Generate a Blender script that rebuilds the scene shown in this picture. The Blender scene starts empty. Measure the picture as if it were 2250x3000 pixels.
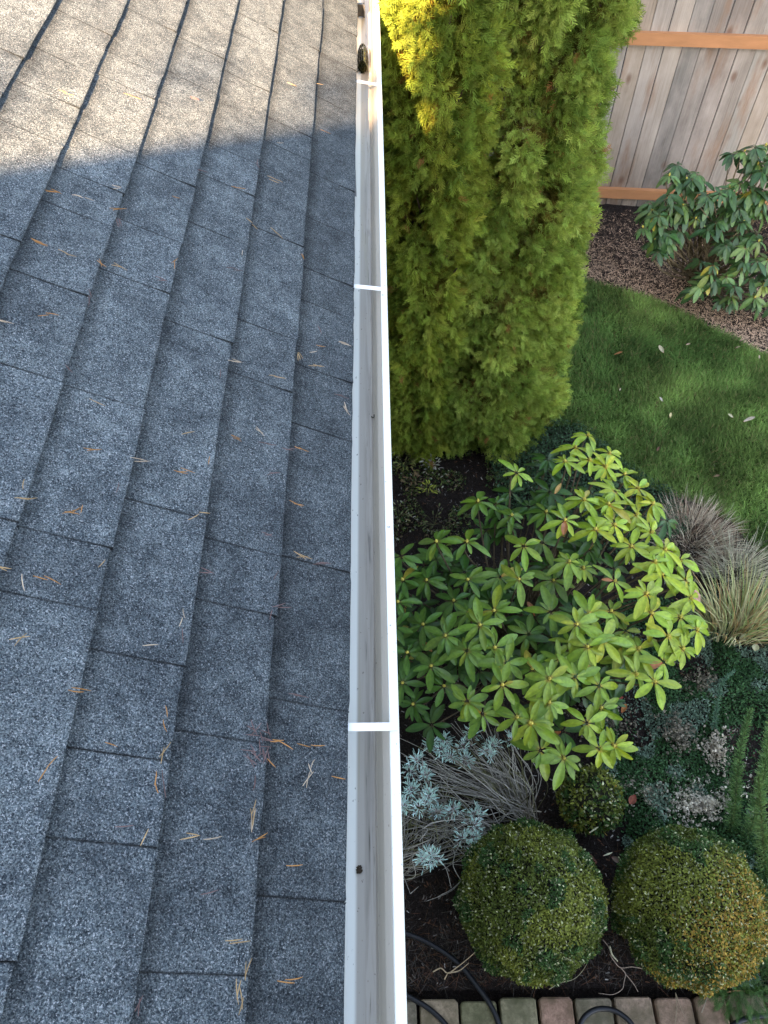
import bpy, math, random
import numpy as np
from mathutils import Vector
R_=math.radians
sc=bpy.context.scene
# ---------------- camera
cam=bpy.data.cameras.new('camera'); co=bpy.data.objects.new('camera',cam); sc.collection.objects.link(co)
cam.sensor_fit='HORIZONTAL'; cam.sensor_width=36; cam.lens=36.05; cam.clip_start=.05; cam.clip_end=500
co.location=(.058,0,3.98); co.rotation_euler=(R_(90-53.9),0,R_(-.84)); sc.camera=co
# ---------------- sky and sun
SUN=Vector((.214,.831,-.515)).normalized()
w=bpy.data.worlds.new('World'); sc.world=w; w.use_nodes=True
nt=w.node_tree; bg=nt.nodes['Background']; sky=nt.nodes.new('ShaderNodeTexSky'); sky.sky_type='NISHITA'
sky.sun_disc=False; sky.sun_elevation=R_(31); sky.sun_rotation=R_(194.4); sky.air_density=1.0; sky.dust_density=1.5
hs=nt.nodes.new('ShaderNodeHueSaturation'); hs.inputs['Saturation'].default_value=.72; nt.links.new(sky.outputs[0],hs.inputs['Color']); nt.links.new(hs.outputs[0],bg.inputs[0]); bg.inputs[1].default_value=.072
sl=bpy.data.lights.new('sun','SUN'); sl.energy=5.0; sl.angle=R_(.5); sl.color=(1,.66,.37)
so=bpy.data.objects.new('sun',sl); sc.collection.objects.link(so); so.rotation_euler=SUN.to_track_quat('-Z','Y').to_euler()
sc.view_settings.view_transform='Standard'; sc.view_settings.look='None'; sc.view_settings.gamma=1
sc.view_settings.exposure=3.6
sc.cycles.max_bounces=6; sc.cycles.transparent_max_bounces=4
rng=np.random.default_rng(7); rnd=random.Random(5)
A=np.array
# ---------------- mesh helpers
class MB:
    def __init__(s): s.V=[];s.F=[];s.C=[];s.n=0
    def add(s,V,F,C=None):
        V=np.asarray(V,float).reshape(-1,3); s.V.append(V)
        for f in F:
            s.F.append(np.asarray(f)+s.n)
        s.C.append(np.ones((len(V),3))*.5 if C is None else np.broadcast_to(np.asarray(C,float),(len(V),3)))
        s.n+=len(V)
    def inst(s,T,pos,Rm,scl,col):
        """many copies of one small template (leaf, blade, frond) of this same plant"""
        tv,tf,tc=T; N=len(pos); k=len(tv)
        scl=np.asarray(scl,float)
        if scl.ndim==1: scl=scl[:,None]
        P=np.einsum('nij,nkj->nki',Rm,tv[None]*scl[:,None,:])+pos[:,None,:]
        c=col[:,None,:]*tc[None]
        s.V.append(P.reshape(-1,3)); s.C.append(c.reshape(-1,3))
        off=(np.arange(N)*k)[:,None,None]+s.n
        s.F.append((tf[None]+off).reshape(-1,tf.shape[1])); s.n+=N*k
LOC={}
def obj(name,mb,m,parent=None,base=None,smooth=False,mods=None):
    V=np.concatenate(mb.V); C=np.concatenate(mb.C)
    loc=LOC[parent.name] if parent else (A(base,float) if base is not None else A([V[:,0].mean(),V[:,1].mean(),V[:,2].min()]))
    V=V-loc
    loops=[];starts=[];tot=[];p=0
    for f in mb.F:
        f=np.atleast_2d(f); n,k=f.shape
        loops.append(f.reshape(-1)); starts.append(p+np.arange(n)*k); tot.append(np.full(n,k)); p+=n*k
    loops=np.concatenate(loops);starts=np.concatenate(starts);tot=np.concatenate(tot)
    me=bpy.data.meshes.new(name); me.vertices.add(len(V)); me.vertices.foreach_set('co',V.astype(np.float32).ravel())
    me.loops.add(len(loops)); me.loops.foreach_set('vertex_index',loops.astype(np.int32))
    me.polygons.add(len(starts)); me.polygons.foreach_set('loop_start',starts.astype(np.int32)); 
    me.polygons.foreach_set('loop_total',tot.astype(np.int32))
    me.polygons.foreach_set('use_smooth',np.full(len(starts),smooth))
    at=me.color_attributes.new('tint','FLOAT_COLOR','POINT'); c4=np.ones((len(C),4),np.float32); c4[:,:3]=C
    at.data.foreach_set('color',c4.ravel())
    me.update(calc_edges=True); me.validate()
    me.materials.append(m)
    o=bpy.data.objects.new(name,me); sc.collection.objects.link(o)
    if parent: o.parent=parent
    else: o.location=loc
    LOC[o.name]=loc
    return o
def tag(o,label=None,cat=None,group=None,kind=None):
    if label:o['label']=label
    if cat:o['category']=cat
    if group:o['group']=group
    if kind:o['kind']=kind
    return o
def thing(name,loc,label,cat,group=None):
    o=bpy.data.objects.new(name,None); sc.collection.objects.link(o); o.location=loc; o.empty_display_size=.1
    LOC[o.name]=A(loc,float); return tag(o,label,cat,group)
def nrm(v): return v/np.maximum(np.linalg.norm(v,axis=-1,keepdims=True),1e-9)
def frames(d,n):
    x=nrm(d); y=nrm(np.cross(n,x)); z=np.cross(x,y); return np.stack([x,y,z],-1)
def box(mb,x0,x1,y0,y1,z0,z1,C=None):
    V=[(x,y,z) for z in(z0,z1) for y in(y0,y1) for x in(x0,x1)]
    mb.add(V,[[0,2,3,1],[4,5,7,6],[0,1,5,4],[2,6,7,3],[0,4,6,2],[1,3,7,5]],C)
def tube(mb,pts,rad,C=(.5,.5,.5),sides=6,cap=True):
    P=A(pts,float); n=len(P); rad=np.broadcast_to(np.asarray(rad,float),(n,))
    T=nrm(np.gradient(P,axis=0)); ref=A([0,0,1.]) if abs(T[0][2])<.9 else A([1.,0,0])
    X=nrm(np.cross(T,ref)); Y=np.cross(T,X)
    a=np.arange(sides)/sides*2*np.pi
    V=P[:,None]+rad[:,None,None]*(np.cos(a)[None,:,None]*X[:,None]+np.sin(a)[None,:,None]*Y[:,None])
    i=np.arange(n-1)[:,None]*sides; j=np.arange(sides)[None]; j2=(j+1)%sides
    F=np.stack([i+j,i+j2,i+sides+j2,i+sides+j],-1).reshape(-1,4)
    fs=[F]
    if cap and sides<=8: fs+=[np.arange(sides)[::-1][None],(np.arange(sides)+(n-1)*sides)[None]]
    mb.add(V.reshape(-1,3),fs,C)
def curve(pts,n):
    P=A(pts,float); P=np.vstack([2*P[0]-P[1],P,2*P[-1]-P[-2]]); out=[]
    for k in range(1,len(P)-2):
        for t in np.linspace(0,1,n,endpoint=False):
            a,b,c,d=P[k-1:k+3]; out.append(.5*((2*b)+(-a+c)*t+(2*a-5*b+4*c-d)*t*t+(-a+3*b-3*c+d)*t**3))
    out.append(P[-2]); return A(out)
def vnoise(p,seed=0):
    """cheap smooth value noise for shaping, p (N,2 or 3)"""
    p=np.asarray(p,float)
    if p.shape[1]==2: p=np.hstack([p,np.zeros((len(p),1))])
    i=np.floor(p).astype(int); f=p-i; f=f*f*(3-2*f); r=0
    for dx in(0,1):
        for dy in(0,1):
            for dz in(0,1):
                q=(i[:,0]+dx)*73856093 ^ (i[:,1]+dy)*19349663 ^ (i[:,2]+dz)*83492791 ^ (seed*2654435+77)
                q=(q^(q>>13))*1274126177 & 0x7fffffff; h=((q^(q>>16))&0xffff)/65535.
                r=r+h*np.where(dx,f[:,0],1-f[:,0])*np.where(dy,f[:,1],1-f[:,1])*np.where(dz,f[:,2],1-f[:,2])
    return r
# ---------------- materials
def mat(name,rough=.8,spec=.3):
    m=bpy.data.materials.new(name); m.use_nodes=True; b=m.node_tree.nodes['Principled BSDF']
    b.inputs['Roughness'].default_value=rough; b.inputs['Specular IOR Level'].default_value=spec
    return m,m.node_tree,b
def node(nt,t,**k):
    n=nt.nodes.new(t)
    for a,v in k.items():
        if a in n.inputs: n.inputs[a].default_value=v
        else: setattr(n,a,v)
    return n
def mixc(nt,a,b,f,mode='MIX'):
    n=nt.nodes.new('ShaderNodeMix'); n.data_type='RGBA'; n.blend_type=mode
    for s,v in((0,f),(6,a),(7,b)):
        if hasattr(v,'default_value'): nt.links.new(v,n.inputs[s])
        elif s: n.inputs[s].default_value=(*v,1)
        else: n.inputs[s].default_value=v
    return n.outputs[2]
def noise(nt,vec,scale,detail=4,rough=.6,lo=.35,hi=.65,dist=0):
    n=node(nt,'ShaderNodeTexNoise',Scale=scale,Detail=detail,Roughness=rough,Distortion=dist); nt.links.new(vec,n.inputs['Vector'])
    r=node(nt,'ShaderNodeMapRange'); r.inputs[1].default_value=lo; r.inputs[2].default_value=hi; nt.links.new(n.outputs[0],r.inputs[0]); return r.outputs[0]
def pos(nt,scale=None):
    g=node(nt,'ShaderNodeNewGeometry')
    if scale is None: return g.outputs['Position']
    m=node(nt,'ShaderNodeMapping'); m.inputs['Scale'].default_value=scale; nt.links.new(g.outputs['Position'],m.inputs[0]); return m.outputs[0]
def bump(nt,b,h,strength=.5,dist=.01):
    n=node(nt,'ShaderNodeBump',Strength=strength,Distance=dist); nt.links.new(h,n.inputs['Height']); nt.links.new(n.outputs[0],b.inputs['Normal'])
def attr(nt): return node(nt,'ShaderNodeAttribute',attribute_name='tint').outputs['Color']
def leafmat(name,rough=.5,trans=.3,spec=.4):
    m,nt,b=mat(name,rough,spec); a=attr(nt)
    n=noise(nt,pos(nt),60,2,.5,.3,.7); c=mixc(nt,a,mixc(nt,a,(.72,.72,.72),1,'MULTIPLY'),n)
    nt.links.new(c,b.inputs['Base Color'])
    if trans:
        t=node(nt,'ShaderNodeBsdfTranslucent'); nt.links.new(c,t.inputs[0]); mx=node(nt,'ShaderNodeMixShader'); mx.inputs[0].default_value=trans
        nt.links.new(b.outputs[0],mx.inputs[1]); nt.links.new(t.outputs[0],mx.inputs[2]); nt.links.new(mx.outputs[0],nt.nodes['Material Output'].inputs[0])
    return m
def tinted(name,rough=.8,spec=.3,sc_=40,lo=.75,bmp=0,bs=None,mscale=None):
    m,nt,b=mat(name,rough,spec); a=attr(nt); n=noise(nt,pos(nt,mscale),sc_,4,.6,.3,.7)
    nt.links.new(mixc(nt,mixc(nt,a,(lo,lo,lo),1,'MULTIPLY'),a,n),b.inputs['Base Color'])
    if bmp: bump(nt,b,n,bmp,bs or .004)
    return m
M_leaf=leafmat('glossy_leaf',.36,.2,.4); M_frond=leafmat('conifer_frond',.7,.25,.12); M_small=leafmat('small_leaf',.5,.2,.2)
M_grass=leafmat('grass_blade',.6,.3,.12); M_dry=leafmat('dry_plant',.8,.15,.2)
M_twig=tinted('twig_bark',.9,.2,120); M_bark=tinted('bark',.95,.15,14,.5,.8,.02)
def mul(a,v):
    k=node(nt,'ShaderNodeMath',operation='MULTIPLY'); nt.links.new(a,k.inputs[0])
    if hasattr(v,'default_value'): nt.links.new(v,k.inputs[1])
    else: k.inputs[1].default_value=v
    return k.outputs[0]
# shingles
m,nt,b=mat('asphalt_shingle',.93,.25); P=pos(nt)
g1=noise(nt,P,400,2,.75,.42,.60); g2=noise(nt,P,130,3,.7,.40,.60); g3=noise(nt,P,9,4,.65,.3,.7); g4=noise(nt,P,2.2,3,.5,.35,.65)
c=mixc(nt,(.009,.016,.021),(.37,.41,.40),g1)
c=mixc(nt,c,mixc(nt,(.03,.045,.062),(.155,.195,.225),g2),.45)
g5=noise(nt,P,330,2,.8,.57,.66); g6=noise(nt,P,30,4,.7,.36,.64); c=mixc(nt,mixc(nt,c,(.5,.53,.56),1,'MULTIPLY'),c,g6); c=mixc(nt,c,(.56,.58,.59),mul(g5,.8)); c=mixc(nt,mixc(nt,c,(.5,.51,.53),1,'MULTIPLY'),c,g3)
c=mixc(nt,mixc(nt,c,(.8,.81,.83),1,'MULTIPLY'),c,g4)
c=mixc(nt,c,mixc(nt,attr(nt),(2,2,2),1,'MULTIPLY'),1,'MULTIPLY')
nt.links.new(c,b.inputs['Base Color']); bump(nt,b,g1,.7,.003); M_shingle=m
# painted aluminium gutter with a grey dirt band along its floor
m,nt,b=mat('white_gutter_paint',.35,.5); P=pos(nt); sep=node(nt,'ShaderNodeSeparateXYZ'); nt.links.new(P,sep.inputs[0])
def band(a0,a1,b0,b1):
    r=node(nt,'ShaderNodeMapRange',interpolation_type='SMOOTHSTEP'); r.inputs[1].default_value=a0; r.inputs[2].default_value=a1; nt.links.new(sep.outputs[0],r.inputs[0])
    s=node(nt,'ShaderNodeMapRange',interpolation_type='SMOOTHSTEP'); s.inputs[1].default_value=b0; s.inputs[2].default_value=b1; s.inputs[3].default_value=1; s.inputs[4].default_value=0; nt.links.new(sep.outputs[0],s.inputs[0])
    k=node(nt,'ShaderNodeMath',operation='MULTIPLY'); nt.links.new(r.outputs[0],k.inputs[0]); nt.links.new(s.outputs[0],k.inputs[1]); return k.outputs[0]
c=mixc(nt,(.76,.765,.70),(.36,.325,.27),mul(band(.014,.021,.0728,.0738),.92))
st=noise(nt,pos(nt,(60,2.2,1)),1.6,5,.65,.42,.75,.4); c=mixc(nt,c,(.20,.18,.145),mul(mul(st,band(.024,.036,.0515,.0525)),.95))
st=noise(nt,pos(nt,(170,7,1)),1.2,4,.6,.60,.72); c=mixc(nt,c,(.07,.06,.04),mul(mul(st,band(.028,.036,.046,.051)),.85))
st=noise(nt,pos(nt,(30,1.1,1)),1.3,3,.6,.58,.8); c=mixc(nt,c,(.30,.28,.13),mul(mul(st,band(.016,.022,.034,.044)),.8))
sp=noise(nt,pos(nt,(1,.6,1)),160,2,.5,.70,.74); c=mixc(nt,c,(.12,.1,.08),mul(sp,.7))
nt.links.new(c,b.inputs['Base Color']); M_gutter=m
M_white=tinted('white_paint',.4,.5,12,.93)
# soil
m,nt,b=mat('garden_soil',.95,.2); P=pos(nt); n1=noise(nt,P,70,5,.7); n2=noise(nt,P,7,4,.6); n3=noise(nt,P,220,2,.6,.6,.7)
c=mixc(nt,(.012,.010,.009),(.06,.042,.032),n1); c=mixc(nt,c,(.025,.016,.012),n2); c=mixc(nt,c,(.16,.13,.11),mul(n3,.6))
nt.links.new(c,b.inputs['Base Color']); bump(nt,b,n1,1,.02); M_soil=m
m,nt,b=mat('lawn_base',.95,.1); n1=noise(nt,pos(nt),40,4,.6); nt.links.new(mixc(nt,(.012,.03,.006),(.03,.06,.012),n1),b.inputs['Base Color']); M_lawn=m
M_mulch=tinted('mulch',.9,.2,30)
# fence boards: grain runs up the board, knots, weather streaks
m,nt,b=mat('weathered_board',.85,.2); a=attr(nt)
gr=noise(nt,pos(nt,(70,70,1.3)),1.3,5,.7,.2,.8,.6); st=noise(nt,pos(nt,(3.2,3.2,1.3)),1.3,5,.65,.42,.72); st2=noise(nt,pos(nt,(4,4,.9)),1.2,5,.6,.54,.70)
c=mixc(nt,mixc(nt,a,(.55,.51,.48),1,'MULTIPLY'),a,gr); c=mixc(nt,c,(.60,.50,.42),mul(st,.5)); c=mixc(nt,c,(.24,.125,.065),mul(st2,.8))
vo=node(nt,'ShaderNodeTexVoronoi',Scale=1.0); nt.links.new(pos(nt,(6.5,.5,3.4)),vo.inputs['Vector'])
r=node(nt,'ShaderNodeMapRange'); r.inputs[1].default_value=.07; r.inputs[2].default_value=.2; r.inputs[3].default_value=1; r.inputs[4].default_value=0; nt.links.new(vo.outputs[0],r.inputs[0])
c=mixc(nt,c,(.15,.08,.05),mul(r.outputs[0],.75))
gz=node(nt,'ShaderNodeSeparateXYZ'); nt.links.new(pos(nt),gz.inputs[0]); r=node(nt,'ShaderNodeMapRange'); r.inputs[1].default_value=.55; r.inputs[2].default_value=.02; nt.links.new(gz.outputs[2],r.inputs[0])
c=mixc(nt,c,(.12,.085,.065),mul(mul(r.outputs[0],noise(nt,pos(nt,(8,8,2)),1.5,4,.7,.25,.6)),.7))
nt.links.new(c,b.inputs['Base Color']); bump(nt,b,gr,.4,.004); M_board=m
M_rail=tinted('cedar_rail',.8,.2,1.4,.8,.1,.002,(3,14,14))
m,nt,b=mat('concrete_paver',.92,.25); a=attr(nt); n1=noise(nt,pos(nt),55,6,.75,.3,.7); n2=noise(nt,pos(nt),9,3,.6)
c=mixc(nt,mixc(nt,a,(.7,.7,.66),1,'MULTIPLY'),mixc(nt,a,(2.1,2.05,2.0),1,'MULTIPLY'),n1); c=mixc(nt,c,mixc(nt,a,(.62,.66,.55),1,'MULTIPLY'),n2)
nt.links.new(c,b.inputs['Base Color']); bump(nt,b,n1,.6,.004); M_paver=m
M_rubber=tinted('black_rubber',.42,.4,90,.7); M_stone=tinted('terracotta',.85,.3,30,.6,.4,.004)
M_wall=tinted('painted_siding',.7,.3,6,.92)
# ---------------- leaf templates (verts, quads, per-vertex tint factor)
def T_leaf(w=.17,droop=.2,fold=.05,n=8,wave=.012):
    us=np.linspace(0,1,n); V=[];C=[]
    for i,u in enumerate(us):
        wd=w*(np.sin(np.pi*min(1,u*.96+.02)**1.12))**.72 if 0<u<1 else (.018 if u==0 else .035)
        for v in(-1,-.45,0,.45,1):
            V.append((u,v*wd,-droop*u*u+fold*abs(v)*np.sin(np.pi*u)+wave*np.sin(9*u+2*v)*abs(v))); C.append((1.5,.75,.9) if i==0 else (1.25,1.2,1.1) if v==0 else ((.93,.95,.9) if abs(v)>.9 else (1,1,1)))
    F=[(i*5+j,i*5+j+1,(i+1)*5+j+1,(i+1)*5+j) for i in range(n-1) for j in range(4)]
    return A(V),A(F),A(C)
def T_frond():
    V=[];F=[];C=[]
    def strip(a,b,w,c0,c1):
        a=A(a);b=A(b);d=b-a;s=A([-d[1],d[0],0]);s=s/np.linalg.norm(s)*w;m=a+d*.6;k=len(V)
        V.extend([a-s*.5,a+s*.5,m+s,m-s,b+s*.25,b-s*.25]);F.extend([(k,k+1,k+2,k+3),(k+3,k+2,k+4,k+5)]);C.extend([c0]*2+[c1]*4)
    strip((0,0,0),(1,0,-.12),.016,(.8,.75,.6),(1.1,1.1,1))
    for i in range(6):
        x=.10+.135*i; L=.42*(1-.66*x)+.04
        for sg in(-1,1):
            x2=x+(.06 if sg>0 else 0); dx=L*.86; dy=L*.46*sg; up=.05*math.sin(i*2.1+sg)
            strip((x2,0,-.12*x2*x2),(x2+dx,dy,-.12*x2-.05*L+up),.017,(.85,.85,.8),(1.15,1.15,1))
            if L>.3: strip((x2+dx*.35,dy*.35,-.12*x2+up*.3),(x2+dx*.35+L*.36,dy*.35+.26*L*sg,-.12*x2+up),.014,(.95,.95,.9),(1.2,1.2,1))
    return A(V),A(F),A(C)
def T_sprig():
    V=[];F=[];C=[]
    def strip(a,b,w,c0,c1):
        a=A(a);b=A(b);d=b-a;s=A([-d[1],d[0],0]);s=s/np.linalg.norm(s)*w;m=a+d*.6;k=len(V)
        V.extend([a-s*.5,a+s*.5,m+s,m-s,b+s*.25,b-s*.25]);F.extend([(k,k+1,k+2,k+3),(k+3,k+2,k+4,k+5)]);C.extend([c0]*2+[c1]*4)
    strip((0,0,0),(1,0,.02),.026,(.8,.72,.55),(1.15,1.15,1.05))
    for i in range(5):
        x=.12+.16*i; L=.44*(1-.6*x)+.04
        for sg in(-1,1):
            x2=x+(.07 if sg>0 else 0); strip((x2,0,0),(x2+L*.8,L*.55*sg,.10*math.sin(i*2.1+sg)),.027,(.85,.85,.8),(1.18,1.18,1.05))
    return A(V),A(F),A(C)
SPRIG=T_sprig()
LEAF=T_leaf(.165,.17,.05); LEAF2=T_leaf(.18,.32,.03); NARROW=T_leaf(.06,.15,.02,4); FROND=T_frond()
BOXL=(A([(0,-.08,0),(0,.08,0),(.5,.3,.05),(.5,-.3,.05),(1,.1,-.05),(1,-.1,-.05)]),A([(0,1,2,3),(3,2,4,5)]),A([(.9,.9,.9)]*2+[(1,1,1)]*2+[(1.1,1.1,1.05)]*2))
BLADE=(A([(0,-.5,0),(0,.5,0),(.55,.4,.03),(.55,-.4,.03),(1,.08,-.06),(1,-.08,-.06)]),A([(0,1,2,3),(3,2,4,5)]),A([(.75,.8,.7)]*2+[(1,1,1)]*2+[(1.1,1.12,1)]*2))
CHIP=(A([(-.5,-.3,0),(.45,-.35,.05),(.5,.3,0),(-.4,.35,.08)]),A([(0,1,2,3)]),A([(1,1,1)]*4))
def rdir(n): return nrm(rng.normal(size=(n,3)))
def vary(c,n,a=.15,h=.06):
    c=A(c,float); return np.clip(c*(1+rng.uniform(-a,a,(n,1)))*(1+rng.uniform(-h,h,(n,3))),0,1)
# ---------------- world coordinates of scattered things (x, y, z in metres)
NEEDLES= [(-0.637,1.818,3.122,0.84,0.22,-0.49,3),(-0.528,1.936,3.059,0.82,0.31,-0.47,2),(-0.398,2.066,2.984,0.86,0.1,-0.5,3),(-0.191,2.418,2.864,0.85,0.17,-0.49,2),(-0.108,2.521,2.817,0.64,0.67,-0.37,2),(-0.197,2.072,2.868,0.84,0.26,-0.48,1),(-0.079,2.257,2.8,0.83,0.29,-0.48,2),(-0.359,1.77,2.961,0.75,0.51,-0.43,2),(-0.278,1.775,2.914,0.79,0.4,-0.46,2),(-0.495,1.57,3.04,0.69,0.6,-0.4,2),(-0.487,1.497,3.035,0.72,0.56,-0.42,3),(-0.48,1.454,3.031,0.26,-0.95,-0.15,3),(-0.589,1.46,3.094,0.83,0.27,-0.48,3),(-0.548,1.48,3.07,0.85,0.18,-0.49,3),(-0.24,1.915,2.892,0.3,-0.94,-0.17,2),(-0.198,1.884,2.868,0.85,0.21,-0.49,3),(-0.394,1.626,2.982,0.86,0.15,-0.49,1),(-0.236,1.66,2.891,0.62,-0.7,-0.36,2),(-0.184,1.672,2.86,0.77,-0.46,-0.44,2),(-0.247,1.535,2.897,0.2,-0.97,-0.11,1),(-0.118,1.615,2.822,0.29,-0.94,-0.17,2),(-0.255,1.467,2.901,0.77,0.46,-0.44,2),(-0.369,1.396,2.967,0.15,0.99,-0.09,2),(-0.385,1.333,2.976,0.82,0.34,-0.47,3),(-0.455,1.322,3.017,0.87,0.01,-0.5,2),(-0.543,1.294,3.067,0.85,0.21,-0.49,2),(-0.579,1.295,3.088,0.86,0.13,-0.5,3),(-0.485,1.309,3.034,0.51,-0.81,-0.29,2),(-0.485,1.2,3.034,0.23,-0.97,-0.13,2),(-0.535,1.121,3.063,0.79,0.4,-0.46,2),(-0.591,1.067,3.095,0.86,0.13,-0.5,2),(-0.07,1.385,2.795,0.16,-0.98,-0.09,1),(-0.066,1.334,2.792,0.74,0.53,-0.43,1),(-0.081,1.305,2.801,0.8,0.39,-0.46,1),(-0.012,1.376,2.761,0.85,0.2,-0.49,3),(-0.107,1.266,2.816,0.47,-0.84,-0.27,3),(-0.074,1.26,2.797,0.83,0.28,-0.48,3),(-0.232,1.18,2.888,0.8,0.37,-0.46,2),(-0.253,1.135,2.9,0.22,-0.97,-0.13,1),(-0.148,1.184,2.839,0.86,0.15,-0.49,2),(-0.022,1.202,2.767,0.84,0.25,-0.48,2),(-0.011,1.175,2.76,0.46,-0.85,-0.27,3),(-0.431,0.957,3.003,0.84,0.26,-0.48,1),(-0.483,1.011,3.033,0.64,-0.67,-0.37,1),(-0.181,1.026,2.859,0.8,-0.38,-0.46,2),(-0.205,0.983,2.872,0.86,0.09,-0.5,3),(-0.16,0.993,2.846,0.85,0.2,-0.49,3),(-0.12,0.997,2.824,0.83,0.3,-0.48,2),(-0.088,1.013,2.805,0.86,0.1,-0.5,2),(-0.289,0.957,2.921,0.83,0.3,-0.48,1),(-0.418,0.854,2.996,0.83,0.28,-0.48,2),(-0.348,0.861,2.955,0.86,0.12,-0.5,2),(-0.287,0.867,2.92,0.85,0.21,-0.49,3),(-0.249,0.91,2.898,0.17,-0.98,-0.1,1),(-0.14,0.931,2.835,0.81,0.37,-0.47,2),(-0.1,0.872,2.812,0.83,0.29,-0.48,2),(-0.492,0.748,3.038,0.32,-0.93,-0.18,1),(-0.478,0.726,3.03,0.84,0.24,-0.49,3),(-0.423,0.724,2.998,0.74,0.52,-0.43,4),(-0.374,0.792,2.97,0.22,-0.97,-0.13,1),(-0.248,0.785,2.897,0.71,0.57,-0.41,2),(-0.149,0.79,2.84,0.87,0.03,-0.5,2),(-0.371,0.645,2.968,0.08,1.0,-0.05,1),(-0.239,0.677,2.892,0.86,0.09,-0.5,2),(-0.081,0.764,2.801,0.85,-0.19,-0.49,3),(-0.041,0.758,2.778,0.85,0.2,-0.49,3),(-0.121,0.708,2.824,0.07,1.0,-0.04,1),(-0.476,0.597,3.029,0.87,-0.04,-0.5,2),(-0.457,0.582,3.018,0.27,-0.95,-0.15,1),(-0.429,0.593,3.002,0.87,-0.04,-0.5,2),(-0.101,0.65,2.812,0.86,0.12,-0.5,2),(-0.124,0.629,2.826,0.01,1.0,-0.0,1),(-0.252,0.583,2.899,0.01,1.0,-0.01,2),(-0.248,0.555,2.897,0.26,-0.95,-0.15,1),(-0.44,0.5,3.008,0.64,0.67,-0.37,2),(-0.288,0.528,2.92,0.83,0.28,-0.48,1),(-0.359,0.439,2.962,0.84,0.23,-0.49,2),(-0.072,0.498,2.796,0.87,0.03,-0.5,2),(-0.253,0.418,2.9,0.21,-0.97,-0.12,2),(-0.313,0.371,2.934,0.85,-0.19,-0.49,1),(-0.248,0.373,2.897,0.51,0.81,-0.3,2),(-0.125,0.42,2.826,0.15,-0.98,-0.09,5),(-0.1,0.415,2.812,0.87,-0.0,-0.5,3),(-0.051,0.419,2.783,0.86,0.13,-0.5,2),(-0.127,0.396,2.827,0.24,-0.96,-0.14,6),(-0.376,0.33,2.971,0.17,0.98,-0.1,2),(-0.107,0.381,2.816,0.65,-0.66,-0.38,1),(-0.051,0.378,2.783,0.41,0.88,-0.24,4),(-0.008,0.375,2.759,0.86,0.11,-0.5,1),(-0.129,0.353,2.828,0.0,1.0,-0.0,2),(-0.253,0.323,2.9,0.02,1.0,-0.01,2),(-0.241,0.327,2.893,0.21,-0.97,-0.12,2),(-0.127,0.309,2.827,0.09,0.99,-0.05,3),(-0.128,0.289,2.828,0.0,1.0,-0.0,2),(-0.281,0.268,2.916,0.86,0.11,-0.5,1),(-0.193,0.269,2.865,0.84,0.26,-0.48,2),(-0.175,0.266,2.855,0.87,0.02,-0.5,1),(-0.12,0.271,2.824,0.76,0.47,-0.44,2),(-0.256,0.257,2.902,0.01,1.0,-0.01,1),(-0.172,0.198,2.853,0.86,0.07,-0.5,1),(-0.067,0.242,2.792,0.87,0.01,-0.5,1),(-0.129,0.142,2.829,0.85,0.19,-0.49,2),(-0.123,0.1,2.825,0.28,0.94,-0.16,2),(-0.126,0.078,2.827,0.27,-0.95,-0.15,4),(-0.068,0.1,2.793,0.84,0.24,-0.49,2),(-0.238,0.06,2.891,0.12,0.99,-0.07,2)]
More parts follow.
